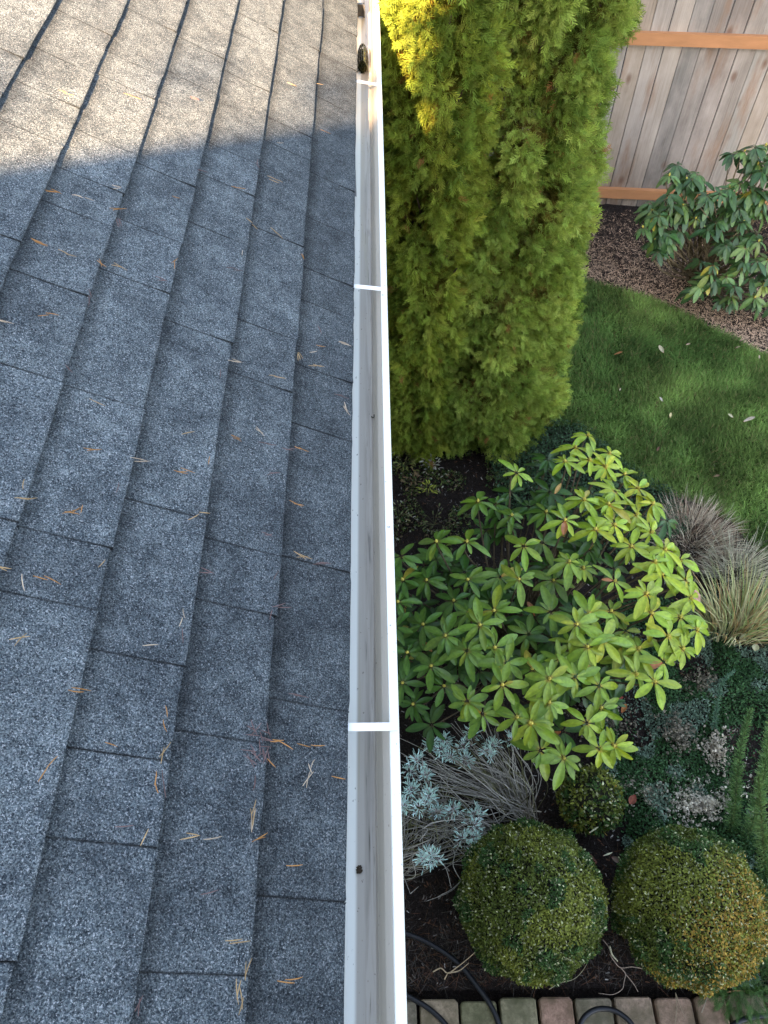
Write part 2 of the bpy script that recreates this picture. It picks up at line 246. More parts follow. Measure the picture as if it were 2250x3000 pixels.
ROSETTES= [(0.789,2.523,0.853,1),(0.594,2.445,0.712,0.4),(0.347,2.102,0.845,0.9),(0.496,2.102,0.841,0.8),(0.761,2.042,0.889,0.9),(0.174,2.081,0.751,0.7),(0.492,1.918,0.787,0.6),(0.727,1.887,0.834,0.7),(0.153,1.839,0.716,0.6),(0.14,1.713,0.701,0.6),(0.592,1.715,0.845,0.8),(0.517,1.635,0.859,0.9),(0.363,1.613,0.803,0.8),(0.773,1.681,0.671,0.2),(0.455,1.535,0.805,0.8),(0.58,1.54,0.821,0.8),(0.191,1.595,0.667,0.5),(0.297,1.507,0.708,0.6),(0.626,1.469,0.812,0.8),(0.592,1.352,0.844,1),(0.44,1.305,0.778,0.9),(0.507,1.263,0.742,0.8),(0.649,1.232,0.78,0.9),(0.703,1.208,0.774,0.9),(0.491,1.774,0.72,0.4),(0.218,1.409,0.501,0.1),(1.338,3.102,0.491,1),(1.167,2.801,0.728,1),(1.067,2.634,0.808,1),(1.215,2.678,0.767,1),(1.394,2.857,0.611,1),(1.106,2.332,0.87,1),(1.231,2.312,0.853,1),(1.295,2.632,0.764,1),(0.98,2.182,0.901,1),(1.124,2.132,0.891,1),(1.229,2.173,0.871,1),(1.368,2.261,0.83,1),(1.42,2.154,0.829,1),(1.491,2.374,0.772,1),(0.983,1.988,0.831,0.7),(1.056,1.969,0.799,0.6),(1.179,1.87,0.838,0.8),(1.422,1.916,0.816,0.9),(1.392,1.97,0.848,1),(1.547,1.905,0.777,0.9),(1.467,2.056,0.822,1),(1.294,2.419,0.821,1),(0.877,1.761,0.741,0.4),(1.305,1.783,0.866,1),(0.953,1.626,0.87,0.9),(1.321,1.701,0.829,0.9),(1.466,1.698,0.791,0.9),(1.529,1.635,0.787,1),(1.381,1.597,0.802,0.9),(1.228,1.675,0.704,0.4),(1.065,1.554,0.851,0.9),(0.988,1.522,0.853,0.9),(0.93,1.566,0.804,0.7),(1.174,1.572,0.754,0.6),(1.189,1.533,0.744,0.6),(1.206,1.423,0.776,0.8),(1.278,1.385,0.781,0.9),(0.795,1.371,0.858,1),(0.924,1.403,0.802,0.8),(1.027,1.366,0.785,0.8),(0.792,1.287,0.803,0.9),(0.949,1.204,0.77,0.9),(0.989,1.097,0.752,1),(1.053,1.111,0.75,1),(0.852,1.091,0.66,0.7),(0.754,1.121,0.674,0.7),(1.535,1.795,0.802,1),(1.559,1.912,0.749,0.8),(0.711,1.206,0.774,0.9),(1.026,1.693,0.844,0.8),(1.043,1.3,0.703,0.6),(1.299,2.064,0.841,0.9),(1.453,2.504,0.735,0.9),(1.406,2.611,0.72,0.9),(1.545,2.023,0.775,0.9),(0.948,2.376,0.704,0.3),(0.906,2.19,0.692,0.2),(0.919,1.947,0.722,0.3),(0.661,1.973,0.718,0.3),(0.298,1.97,0.699,0.4),(0.27,1.721,0.706,0.5),(0.43,1.874,0.66,0.2),(0.756,1.476,0.727,0.5),(0.872,1.494,0.793,0.7),(1.445,1.546,0.775,0.9),(1.349,1.486,0.761,0.8),(1.153,1.742,0.778,0.6),(1.245,1.552,0.768,0.7),(0.168,1.486,0.573,0.3),(0.355,1.437,0.64,0.4),(0.765,2.355,0.707,0.3),(0.179,1.955,0.728,0.6)]
BALL= [(0.696,0.59,0.335),(1.363,0.555,0.335)]
SMALLBOX= [(1.061,1.023,0.22)]
HOSE1= [(0.058,0.561,0.02),(0.148,0.518,0.02),(0.243,0.482,0.02),(0.333,0.434,0.02),(0.406,0.379,0.02),(0.461,0.314,0.02),(0.515,0.243,0.02),(0.546,0.18,0.02),(0.558,0.113,0.02),(0.551,0.019,0.02)]
HOSE2= [(0.025,0.307,0.02),(0.141,0.277,0.02),(0.196,0.254,0.02),(0.261,0.218,0.02),(0.317,0.171,0.02),(0.357,0.116,0.02),(0.381,0.045,0.02)]
HOSE3= [(0.86,0.037,0.06),(0.883,0.131,0.06),(0.915,0.179,0.06),(0.968,0.205,0.06),(1.027,0.206,0.06),(1.074,0.187,0.06),(1.111,0.152,0.06),(1.128,0.092,0.06),(1.125,0.011,0.06)]
HOSE4= [(1.445,0.029,0.05),(1.504,0.111,0.05),(1.558,0.148,0.05),(1.629,0.167,0.05),(1.719,0.173,0.05),(1.818,0.16,0.05)]
LAWNLEAF= [(1.835,4.295,0.05),(2.208,4.308,0.05),(2.395,4.396,0.05),(1.8,3.919,0.05),(2.088,3.807,0.05),(2.101,3.649,0.05),(2.543,3.646,0.05),(2.599,3.607,0.05),(2.757,4.353,0.05),(2.9,4.232,0.05),(1.941,3.349,0.05),(2.261,3.124,0.05)]
BEDLEAF= [(2.177,1.914,0.05),(2.083,1.922,0.05),(1.34,1.524,0.05),(1.366,1.609,0.05),(1.325,1.099,0.05),(1.151,0.813,0.05),(0.334,2.541,0.05),(1.026,0.942,0.05)]
SILVER= [(0.344,1.235,0.35),(0.296,1.252,0.35),(0.364,1.284,0.35),(0.392,1.209,0.35),(0.451,1.249,0.35),(0.464,1.2,0.35),(0.562,1.207,0.35),(0.6,1.264,0.35),(0.691,1.279,0.35),(0.506,1.315,0.35),(0.236,1.179,0.35),(0.195,1.156,0.35),(0.274,1.131,0.35),(0.286,1.052,0.35),(0.277,1.014,0.35),(0.322,0.975,0.35),(0.228,0.969,0.35),(0.158,0.978,0.35),(0.492,0.958,0.35),(0.471,0.892,0.35),(0.475,0.855,0.35),(0.42,0.834,0.35),(0.242,0.759,0.35),(0.265,0.773,0.35),(0.279,0.751,0.35),(0.2,1.061,0.35),(0.392,0.982,0.35)]
SILVBASE= [(0.805,0.973,0.0),(0.196,0.887,0.0),(0.285,1.013,0.0)]
LAWN= [(1.837,5.192,-0.0),(2.251,4.969,0.0),(2.656,4.635,0.0),(3.0,4.285,0.0),(1.455,3.618,0.0),(1.658,3.306,-0.0),(1.936,3.013,0.0),(2.232,2.871,0.0),(2.373,2.607,0.0),(2.448,2.505,0.0)]
FERN= [(1.872,0.908,0.2),(1.882,1.048,0.2),(1.897,1.179,0.2),(1.931,1.349,0.2),(1.996,1.51,0.2),(2.086,1.659,0.2)]
COVER= [(1.523,1.695,0.05),(1.372,1.412,0.05),(1.843,1.497,0.05),(1.618,1.318,0.05),(1.833,1.142,0.05),(1.386,1.065,0.05),(1.619,0.981,0.05),(1.249,1.236,0.05),(1.738,0.532,0.05),(1.603,0.333,0.05)]
RTREE= [(2.212,5.105,0.7),(2.116,4.198,0.7),(2.297,4.02,0.7),(2.633,4.015,0.7),(2.867,5.183,0.7),(1.891,4.773,0.7),(3.215,5.893,0.7)]
WEEDS= [(0.214,3.529,0.1),(0.461,3.388,0.1),(0.409,3.27,0.1),(0.376,3.042,0.1),(0.3,3.057,0.1),(0.181,3.115,0.1),(0.516,3.181,0.1),(0.303,2.853,0.1)]
DRYT= [(1.956,2.855,0.1),(2.051,2.722,0.1),(2.108,2.544,0.1),(2.184,2.445,0.1)]
TWIG= [(0.298,0.361,0.02),(0.344,0.367,0.02),(0.391,0.38,0.02),(0.47,0.418,0.02),(0.789,0.29,0.02),(0.869,0.32,0.02),(0.944,0.365,0.02),(1.061,0.416,0.02),(1.077,0.383,0.02),(1.103,0.359,0.02),(1.223,0.348,0.02),(1.135,0.33,0.02),(1.108,0.266,0.02),(1.051,0.241,0.02)]
RRO=[(2.146,5.086,0.997),(2.274,5.075,0.972),(2.346,5.086,1.003),(2.015,4.946,0.677),(2.117,4.904,0.6),(2.217,4.896,0.587),(2.193,4.983,0.759),(2.063,4.997,0.784),(2.167,5.03,0.859),(2.391,4.968,0.733),(2.539,4.938,0.677),(2.627,4.886,0.581),(2.79,4.87,0.556),(2.683,4.766,0.373),(2.499,4.734,0.317),(2.744,4.691,0.254),(2.923,4.684,0.248),(2.879,4.889,0.593),(2.653,4.994,0.796),(2.534,5.04,0.897),(2.652,5.059,0.947),(2.75,5.102,1.066),(2.634,5.129,1.144),(2.772,5.138,1.181),(2.858,5.03,0.884),(2.859,4.98,0.771),(2.74,4.951,0.708),(2.975,4.735,0.33),(2.562,4.779,0.392),(2.788,4.795,0.424),(2.93,5.085,1.024),(3.014,4.998,0.815),(3.069,4.893,0.606),(3.119,4.774,0.397),(2.747,5.038,0.899),(2.457,5.015,0.836),(2.138,4.961,0.71),(2.278,5.008,0.815),(2.973,4.825,0.48),(2.567,4.965,0.731),(2.85,5.121,1.129),(3.104,4.669,0.229),(2.769,5.001,0.815)]
# =====================================================================  SETTING
def inpoly(px,py,poly):
    ins=np.zeros(len(px),bool); n=len(poly)
    for i in range(n):
        x1,y1=poly[i];x2,y2=poly[(i+1)%n]
        c=((y1>py)!=(y2>py))&(px<(x2-x1)*(py-y1)/((y2-y1)+1e-12)+x1); ins^=c
    return ins
def gz(x,y):
    """height of the bumpy bed"""
    p=np.stack([np.asarray(x)*9,np.asarray(y)*9],-1).reshape(-1,2); q=p*3.3
    return (vnoise(p,1)*.03+vnoise(q,2)*.012-.03).reshape(np.shape(x))
mb=MB(); xs=np.linspace(-.5,3.7,150); ys=np.linspace(.29,6.6,210); X,Y=np.meshgrid(xs,ys); Z=gz(X,Y)-.004
Z[0,:]=-.02
mb.add(np.stack([X,Y,Z],-1).reshape(-1,3),[A([(j*150+i,j*150+i+1,(j+1)*150+i+1,(j+1)*150+i) for j in range(209) for i in range(149)])])
tag(obj('garden_bed_soil',mb,M_soil,base=(0,0,0),smooth=True),kind='structure')
mb=MB(); mb.add([(-60,-60,-.06),(60,-60,-.06),(60,60,-.06),(-60,60,-.06)],[[0,1,2,3]]); tag(obj('ground',mb,M_soil,base=(0,0,-.06)),kind='structure')
LAWNP=[(.9,5.7),(1.55,5.36),(1.837,5.192),(2.06,5.09),(2.251,4.969),(2.46,4.81),(2.656,4.635),(2.84,4.46),(3.0,4.285),(3.5,3.9),(4.6,3.4),(8,3),(8,.6),(3.3,1.2),(2.9,1.7),(2.56,2.32),(2.40,2.56),(2.3,2.78),(2.1,2.95),(1.936,3.013),(1.78,3.12),(1.658,3.306),(1.55,3.42),(1.455,3.618),(1.2,3.62),(1.0,4.2)]
mb=MB(); mb.add([(x,y,.0) for x,y in LAWNP],[list(range(len(LAWNP)))[::-1]]); lw=obj('lawn',mb,M_lawn,base=(2.5,4,0))
lw.data.flip_normals(); tag(lw,kind='structure')
# grass
def scat(poly,n,x0,x1,y0,y1):
    px=rng.uniform(x0,x1,n);py=rng.uniform(y0,y1,n);k=inpoly(px,py,poly);return px[k],py[k]
x,y=scat(LAWNP,250000,1.0,4.0,2.2,5.6)
k=rng.uniform(size=len(x))<np.where((x>3.3)|(y<2.2),.35,1); x,y=x[k],y[k]
n=len(x); pn=vnoise(np.stack([x*2.3,y*2.3],-1),4); pm=vnoise(np.stack([x*7,y*7],-1),5)
th=rng.uniform(0,2*np.pi,n); lean=rng.uniform(.25,1.1,n)
bias=vnoise(np.stack([x*4,y*4],-1),9)*6.28
d=np.stack([np.cos(th)*lean+.35*np.cos(bias),np.sin(th)*lean+.35*np.sin(bias),np.ones(n)],-1)
c=(A([.115,.215,.06])[None]*(1-pn[:,None])+A([.27,.39,.11])[None]*pn[:,None])*(.5+.95*pm[:,None])
c*=1+rng.uniform(-.3,.35,(n,1)); dry=rng.uniform(size=n)<.06; c[dry]=(.3,.26,.12)
mb=MB(); mb.inst(BLADE,np.stack([x,y,np.zeros(n)],-1),frames(d,rdir(n)),np.stack([rng.uniform(.032,.075,n),rng.uniform(.0036,.006,n),np.full(n,.05)],-1),c)
tag(obj('lawn_grass',mb,M_grass,base=(2.5,4,0)),'short green lawn grass','grass',kind='stuff')
# bark mulch in front of the fence, needles and crumbs on the dark bed
MUL=[(1.1,6.4),(1.3,5.55),(1.55,5.36),(1.837,5.192),(2.251,4.969),(2.656,4.635),(3.0,4.285),(3.5,3.9),(4.4,3.5),(4.6,5.9)]
x,y=scat(MUL,110000,1.1,4.2,3.6,6.2); 
edge=np.full(len(x),9.)
for i in range(1,8):
    a=A(MUL[i]);b_=A(MUL[i+1]); t=np.clip(((x-a[0])*(b_-a)[0]+(y-a[1])*(b_-a)[1])/((b_-a)@(b_-a)),0,1); edge=np.minimum(edge,np.hypot(x-a[0]-t*(b_-a)[0],y-a[1]-t*(b_-a)[1]))
pn=vnoise(np.stack([x*3,y*3],-1),11); k=rng.uniform(size=len(x))<np.clip(1.25-edge*1.0,.3,1); x,y,edge,pn=x[k],y[k],edge[k],pn[k]; n=len(x)
pale=(rng.uniform(size=n)<np.clip(1.0-edge*1.0+.6*(pn-.5),.12,.92))[:,None]
c=np.where(pale,A([.60,.42,.28]),A([.24,.16,.105]))*(1+rng.uniform(-.4,.4,(n,1)))
s=rng.uniform(.006,.02,n)
mb=MB(); mb.inst(CHIP,np.stack([x,y,gz(x,y)+rng.uniform(.0,.012,n)],-1),frames(rdir(n)*A([1,1,.25]),A([0,0,1])+rdir(n)*.5),np.stack([s*1.5,s*.3,s*.5],-1),c)
tag(obj('bark_mulch',mb,M_mulch,base=(2.5,5.2,0)),'pale shredded bark mulch along the foot of the fence','mulch',kind='stuff')
n=16000; x=rng.uniform(-.1,2.6,n); y=rng.uniform(.3,3.6,n)
s=rng.uniform(.005,.018,n); q=rng.uniform(size=(n,1)); pn=vnoise(np.stack([x*4,y*4],-1),13)[:,None]
c=np.where(q<.62,A([.03,.022,.018]),np.where(q<.84,A([.10,.05,.028]),np.where(q<.96,A([.13,.11,.095]),A([.35,.32,.28]))))*(1+rng.uniform(-.4,.4,(n,1)))
mb=MB(); mb.inst(CHIP,np.stack([x,y,gz(x,y)+.003],-1),frames(rdir(n)*A([1,1,.2]),A([0,0,1])+rdir(n)*.4),np.stack([s*1.3,s*.5,s*.5],-1),c)
# long dry needles: red-brown drift near the pavers
n=2100; x=rng.uniform(.05,2.2,n); y=.29+rng.gamma(1.6,.12,n); zz=gz(x,y)+rng.uniform(.002,.014,n)
d=rdir(n)*A([1,1,.12]); L=rng.uniform(.03,.075,n)
c=vary([.12,.06,.035],n,.5,.1); gcol=rng.uniform(size=n)<.45; c[gcol]=(.12,.10,.085)
mb.inst(BLADE,np.stack([x,y,zz],-1),frames(d,A([0,0,1.])+rdir(n)*.2),np.stack([L,np.full(n,.0016),np.full(n,.02)],-1),c)
tag(obj('bed_litter',mb,M_mulch,base=(1,1,0)),'dark crumbs, bark and red-brown needles on the soil bed','litter',kind='stuff')
# pavers
mb=MB(); box(mb,-.5,6,-3,.268,-.055,-.045); tag(obj('path_bed',mb,M_soil,base=(1,-.5,-.05)),kind='structure')
mb=MB(); box(mb,-.5,6,-3,.074,-.044,.010,(.24,.20,.165)); tag(obj('path',mb,M_paver,base=(1,-.5,-.04)),kind='structure')
PC=[(.16,.15,.13),(.12,.11,.09),(.16,.135,.10),(.125,.125,.08),(.15,.145,.10),(.21,.145,.115),(.16,.145,.115),(.20,.16,.13),(.21,.155,.125),(.21,.155,.125),(.15,.14,.10),(.17,.145,.12)]
PL=['paver hidden right under the gutter at the left end of the row','dark grey paver in the gutter shadow, partly under the short hose','paver with a pinkish corner, crossed by the short hose','green-grey paver next to where the long hose runs off','light green-grey paver just right of the long hose','pinkish-brown paver below the gap of the left ball and its stalk','greyish paver at the left foot of the arched hose','paver half framed inside the arched hose','pinkish paver just right of the arched hose','pinkish paver with forked straw, beside the herb','mossy paver half hidden under the bright ferny herb','last paver at the right under the second hose bend']
def rounded_slab(mb,x0,x1,y0,y1,z0,z1,r,col):
    def ring(i,z):
        pts=[]
        for cx,cy,a0 in((x1-r,y1-r,0),(x0+r,y1-r,90),(x0+r,y0+r,180),(x1-r,y0+r,270)):
            for a in np.linspace(a0,a0+90,5): pts.append((cx+(r-i)*math.cos(R_(a)),cy+(r-i)*math.sin(R_(a)),z))
        return pts
    V=ring(0,z0)+ring(0,z1-.006)+ring(.006,z1); n=20; V=A(V); V[:,:2]+=rng.normal(0,.0009,(60,2)); V[40:,2]+=rng.normal(0,.0006,20)
    F=[[k*n+i,k*n+(i+1)%n,(k+1)*n+(i+1)%n,(k+1)*n+i] for k in(0,1) for i in range(n)]+[list(range(40,60))]
    mb.add(V,F,col)
PX=[(-.14,.03),(.042,.203),(.217,.382),(.394,.552),(.566,.724),(.738,.882),(.895,1.053),(1.067,1.230),(1.244,1.403),(1.417,1.548),(1.562,1.72),(1.734,1.89)]
for i,(a,b_) in enumerate(PX):
    mb=MB(); e=rnd.uniform(-.006,.006); rounded_slab(mb,a,b_,.085,.252+e,-.05,.012+rnd.uniform(-.003,.003),.017,A(PC[i])*A([1.45,1.32,1.2]))
    tag(obj('paver',mb,M_paver),PL[i],'paver','concrete pavers edging the bed')
# =====================================================================  HOUSE
T=R_(30); cT,sT=math.cos(T),math.sin(T); RZ=2.735
def RP(s,h,y): return np.stack([-s*cT+h*sT,y+0*s,RZ+s*sT+h*cT],-1)
house=thing('house',(-3.2,3.2,0),'house with grey-blue asphalt shingle roof and white gutter along its eave','house')
E_=.1425; mb=MB(); k=0; Y0,Y1=-2.6,9.4
for k in range(31):
    y=Y0-rnd.uniform(0,.3); s0=k*E_; thick=False
    while y<Y1:
        L=rnd.choice([.12,.16,.22,.28,.34,.42])*rnd.uniform(.9,1.1); thick=not thick
        h=.0084+rnd.uniform(-.0006,.0006) if thick else .0062+rnd.uniform(-.0005,.0005)
        ds=rnd.uniform(-.0025,.0025) if k else rnd.uniform(-.002,.002); g=rnd.choice([.0002,.0003,.0009])
        ya,yb=y+g,y+L-g*.3; n=9; yy=np.concatenate([[ya,ya+.003],np.linspace(ya+.02,yb-.02,5),[yb-.003,yb]]); wob=np.array([rnd.uniform(-.0012,.0012) for _ in range(n)])
        base=.004
        lo=RP(s0+ds+wob,base-.006,yy); hi=RP(s0+ds+wob,base+h,yy); m1=RP(s0+ds+.006+wob,base+h+.0004,yy); m2=RP(s0+.05+0*yy,base+.0045,yy); m3=RP(s0+E_-.034+0*yy,base+.0018,yy); m4=RP(s0+E_-.012+0*yy,base+.0012,yy); hi2=RP(s0+E_+.02+0*yy,base-.001,yy)
        V=np.concatenate([lo,hi,m1,m2,m3,m4,hi2]); F=[[a*n+i,a*n+i+1,(a+1)*n+i+1,(a+1)*n+i] for a in range(6) for i in range(n-1)]
        F+=[[a*n for a in range(7)],[(a+1)*n-1 for a in range(6,-1,-1)]]
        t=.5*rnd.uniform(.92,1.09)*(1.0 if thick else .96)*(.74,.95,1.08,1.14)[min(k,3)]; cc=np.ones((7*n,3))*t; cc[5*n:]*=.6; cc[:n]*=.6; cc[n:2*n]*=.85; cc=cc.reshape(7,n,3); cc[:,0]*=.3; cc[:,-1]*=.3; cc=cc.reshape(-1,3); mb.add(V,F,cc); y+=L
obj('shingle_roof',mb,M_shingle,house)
ridge=31*E_
mb=MB(); V=np.concatenate([RP(A([-.0,ridge,ridge,0.]),-.004,A([Y0,Y0,Y1,Y1])),RP(A([-.0,ridge,ridge,0.]),-.02,A([Y0,Y0,Y1,Y1]))])
mb.add(V,[[3,2,1,0],[4,5,6,7],[0,1,5,4],[1,2,6,5],[2,3,7,6],[3,0,4,7]],(.2,.16,.12)); obj('roof_deck',mb,M_rail,house)
xr=-ridge*cT; zr=RZ+ridge*sT
mb=MB(); mb.add([(xr,Y0,zr+.01),(xr,Y1,zr+.01),(2*xr,Y1,RZ),(2*xr,Y0,RZ)],[[0,1,2,3]],(.5,.5,.5)); obj('far_roof_slope',mb,M_shingle,house)
mb=MB(); box(mb,2*xr+.5,-.5,Y0+.3,Y1-.3,-.05,2.47,(.42,.44,.42)); V=[(2*xr+.5,Y0+.3,2.47),(-.5,Y0+.3,2.47),(xr,Y0+.3,zr-.1),(2*xr+.5,Y1-.3,2.47),(-.5,Y1-.3,2.47),(xr,Y1-.3,zr-.1)]
mb.add(V,[[0,1,2],[3,5,4]],(.42,.44,.42)); obj('siding_wall',mb,M_wall,house)
mb=MB(); box(mb,-.03,-.008,Y0,Y1,2.53,2.715,(.8,.8,.78)); obj('fascia',mb,M_white,house)
mb=MB(); box(mb,-.5,-.03,Y0,Y1,2.50,2.52,(.7,.7,.68)); obj('soffit',mb,M_white,house)
prof=[(-.006,2.738),(-.006,2.670),(-.002,2.657),(.004,2.652),(.030,2.650),(.048,2.650),(.051,2.6485),(.054,2.653),(.0585,2.672),(.062,2.690),(.0675,2.700),(.0725,2.708),(.0738,2.7215),(.0748,2.723),(.0885,2.723),(.0900,2.7205),(.0900,2.703),(.082,2.693),(.073,2.688),(.068,2.668),(.064,2.640),(-.0075,2.640),(-.0075,2.738)]
mb=MB(); ys=np.linspace(Y0,Y1,61); Pn=len(prof); V=[(a+.0006*math.sin(3*y_+1)*(a>.06),y_,z_) for y_ in ys for a,z_ in prof]
mb.add(V,[A([(j*Pn+i,j*Pn+(i+1)%Pn,(j+1)*Pn+(i+1)%Pn,(j+1)*Pn+i) for j in range(60) for i in range(Pn)])])
gut=obj('gutter',mb,M_gutter,house)
for hy,tl,hw in((-.69,.0,.0070),(.465,.004,.0068),(1.621,.001,.0066),(2.716,-.004,.0066),(3.83,0,.0066),(4.98,0,.0066)):
    mb=MB(); V=[]
    for xq,zq,yo in((-.004,2.737,0),(.0750,2.7255,tl),(.0880,2.7262,tl*1.2)):
        for s_ in(-1,1):
            for dz in(0,.0022): V.append((xq,hy+yo+s_*hw,zq+dz-.0015))
    F=[]
    for q in(0,4): F+=[[q,q+4,q+5,q+1],[q+2,q+3,q+7,q+6],[q+1,q+5,q+7,q+3],[q,q+2,q+6,q+4]]
    F+=[[0,1,3,2],[8,10,11,9]]; mb.add(V,F,(.86,.86,.86)); obj('hanger',mb,M_white,gut)
mb=MB()
for sy in(2.16,): box(mb,-.0045,.006,sy-.0012,sy+.0012,2.652,2.737,(.25,.25,.25))
obj('seam',mb,M_white,gut)
mb=MB(); box(mb,-.0045,.03,3.43,3.445,2.655,2.70,(.05,.05,.05)); box(mb,.026,.031,3.42,3.55,2.655,2.70,(.05,.05,.05)); obj('bracket',mb,M_rubber,gut)
# strainer cage standing in the gutter outlet
stn=MB(); cy0,cy1=2.95,3.15
for a in np.linspace(0,math.pi,8):
    pts=[(.0235+.019*math.cos(a)*q,cy0+(cy1-cy0)*t,2.655+.042*math.sin(a)*q+.004) for t,q in((0,1),(.35,1.05),(.65,.95),(.85,.6),(1,.12))]
    tube(stn,curve(pts,4),.0016,(.012,.016,.010),5)
for t,q in((0,1),(.18,1.03),(.36,1.05),(.54,1.0),(.7,.86),(.85,.6)):
    tube(stn,[(.0235+.019*math.cos(a)*q,cy0+(cy1-cy0)*t,2.659+.042*math.sin(a)*q) for a in np.linspace(0,math.pi,12)],.0017,(.012,.016,.010),5)
st_o=thing('gutter_strainer',(.0235,3.04,2.652),'black wire leaf strainer full of leaf dirt in the sunny far end of the gutter','strainer')
obj('cage',stn,M_rubber,st_o)
mb=MB(); n=500; p=rdir(n)*A([.015,.075,.03]); p[:,2]=abs(p[:,2]); p+=A([.0235,3.03,2.656]); mb.inst(CHIP,p,frames(rdir(n),rdir(n)),np.full(n,.012),vary([.03,.035,.015],n,.5,.2)); obj('leaf_dirt',mb,M_mulch,st_o)
mb=MB(); n=18; p=rdir(n)*A([.0035,.006,.002])+A([.0225,.262,2.654]); mb.inst(CHIP,p,frames(rdir(n)*A([1,1,.2]),A([0,0,1.])+rdir(n)*.3),np.full(n,.0045),vary([.06,.045,.03],n,.4,.1)); tag(obj('dirt_clump',mb,M_mulch),'small dark clump of leaf dirt on the near gutter floor','leaf dirt')
mb=MB(); tube(mb,curve([(.047,1.247,2.652),(.050,1.240,2.654),(.0525,1.242,2.655),(.053,1.250,2.655)],4),.0011,(.05,.035,.025),5); tag(obj('dry_sprig',mb,M_twig),'tiny dark hooked sprig lying on the gutter floor midway along','sprig')
# =====================================================================  NEEDLES ON THE ROOF
strap=[.465,1.621,2.716]
used={}
NC={'orange':(.42,.21,.07),'tan':(.44,.30,.15),'pale':(.55,.44,.32),'purplish-brown':(.17,.11,.105)}
kinds={1:'single needle',2:'needle pair',3:'crossed needle trio',4:'forked needle cluster',5:'tangled needle clump',6:'dense needle clump'}
for i,(x,y,z,dx,dy,dz,n) in enumerate(NEEDLES):
    cn=['orange','tan','purplish-brown','tan','orange','pale','purplish-brown'][(i*5+n)%7]
    if n>=5: cn='purplish-brown'
    mb=MB(); d=nrm(A([dx,dy,dz])); up=A([sT,0,cT]); sd=np.cross(up,d); m_=n if n<5 else n*2
    for q in range(m_):
        a=rnd.gauss(0,.22 if n<4 else (.5 if n==4 else 1.5)); dd=d*math.cos(a)+sd*math.sin(a); L=rnd.uniform(.017,.029) if n<4 else rnd.uniform(.014,.030)
        c0=A([x,y,z])+d*rnd.uniform(-.014,.014)*(n>1)+sd*rnd.uniform(-.004,.004)*(n>1)*(1 if n<5 else 4)+up*(.001+.0012*q*(n<5)); bend=sd*rnd.uniform(-.0012,.0012)
        tube(mb,[c0-dd*L/2,c0-dd*L/5+bend,c0+dd*L/5+bend,c0+dd*L/2],[.0005,.0008,.0008,.0003],A(NC[cn])*rnd.uniform(.75,1.25),5)
    row=max(1,int(math.hypot(x,z-RZ)/E_)+1); row_n=['first','second','third','fourth','fifth','sixth','seventh','eighth','ninth','tenth','eleventh','twelfth'][min(row,12)-1]
    j=min(range(3),key=lambda q:abs(strap[q]-y)); dlt=y-strap[j]; sn=['near','middle','far'][j]
    rel='level with' if abs(dlt)<.08 else ('just beyond' if 0<dlt<.3 else ('well beyond' if dlt>0 else ('just before' if dlt>-.3 else 'well before')))
    lab=f"{cn} {kinds[n]}, {row_n} shingle row, {rel} the {sn} strap"
    used.setdefault(lab,[]).append(obj('pine_needle',mb,M_dry,base=(x,y,z)))
for lab,os_ in used.items():
    os_.sort(key=lambda o:-o.location[1])
    for q,o in enumerate(os_):
        l2=lab if len(os_)==1 else lab+(', farther one' if q==0 else (', nearer one' if q==len(os_)-1 else ', middle one'))
        tag(o,l2,'pine needles','dry needles scattered over the roof')
# =====================================================================  FENCE
fd=nrm(A([1,-.09,0.])); fn=A([-.09,-1,0.]); fn=fn/np.linalg.norm(fn); F0=A([2.12,6.335,0])
fence=thing('fence',tuple(F0),'weathered grey board fence with two orange cedar rails','fence')
def fbox(mb,u0,u1,d0,d1,z0,z1,C,tilt=0):
    V=[]
    for zq in(z0,z1):
        for d_ in(d0,d1):
            for u in(u0,u1): V.append(F0+fd*(u+tilt*(zq-z0))+fn*d_+A([0,0,zq]))
    mb.add(V,[[0,2,3,1],[4,5,7,6],[0,1,5,4],[2,6,7,3],[0,4,6,2],[1,3,7,5]],C)
BC=[(.40,.32,.25),(.46,.37,.29),(.33,.265,.21),(.41,.35,.28),(.48,.38,.29),(.36,.28,.22),(.44,.33,.23),(.32,.27,.22)]
u=-2.6; i=0
while u<2.6:
    wd=.139+rnd.uniform(-.003,.003); mb=MB(); dd=rnd.uniform(-.003,.003); c_=A(BC[(i*3)%8])*A([.86,.92,.99])*rnd.uniform(.92,1.1)
    fbox(mb,u,u+wd-.007,-.020+dd,.0+dd,-.03,1.86+rnd.uniform(-.01,.01),c_,rnd.uniform(-.002,.002)); obj('board',mb,M_board,fence); u+=wd; i+=1
for z0 in(.075,1.34):
    for a,b_ in((-2.6,-.35),(-.345,1.0 if z0>1 else 1.6),(1.004 if z0>1 else 1.605,2.6)):
        mb=MB(); fbox(mb,a,b_,.003,.041,z0,z0+.088,A([.50,.235,.105])*rnd.uniform(.92,1.06)); obj('rail',mb,M_rail,fence)
for u in(-2.2,2.55):
    mb=MB(); fbox(mb,u-.045,u+.045,-.115,-.024,-.05,1.9,(.3,.2,.13)); obj('post',mb,M_rail,fence)
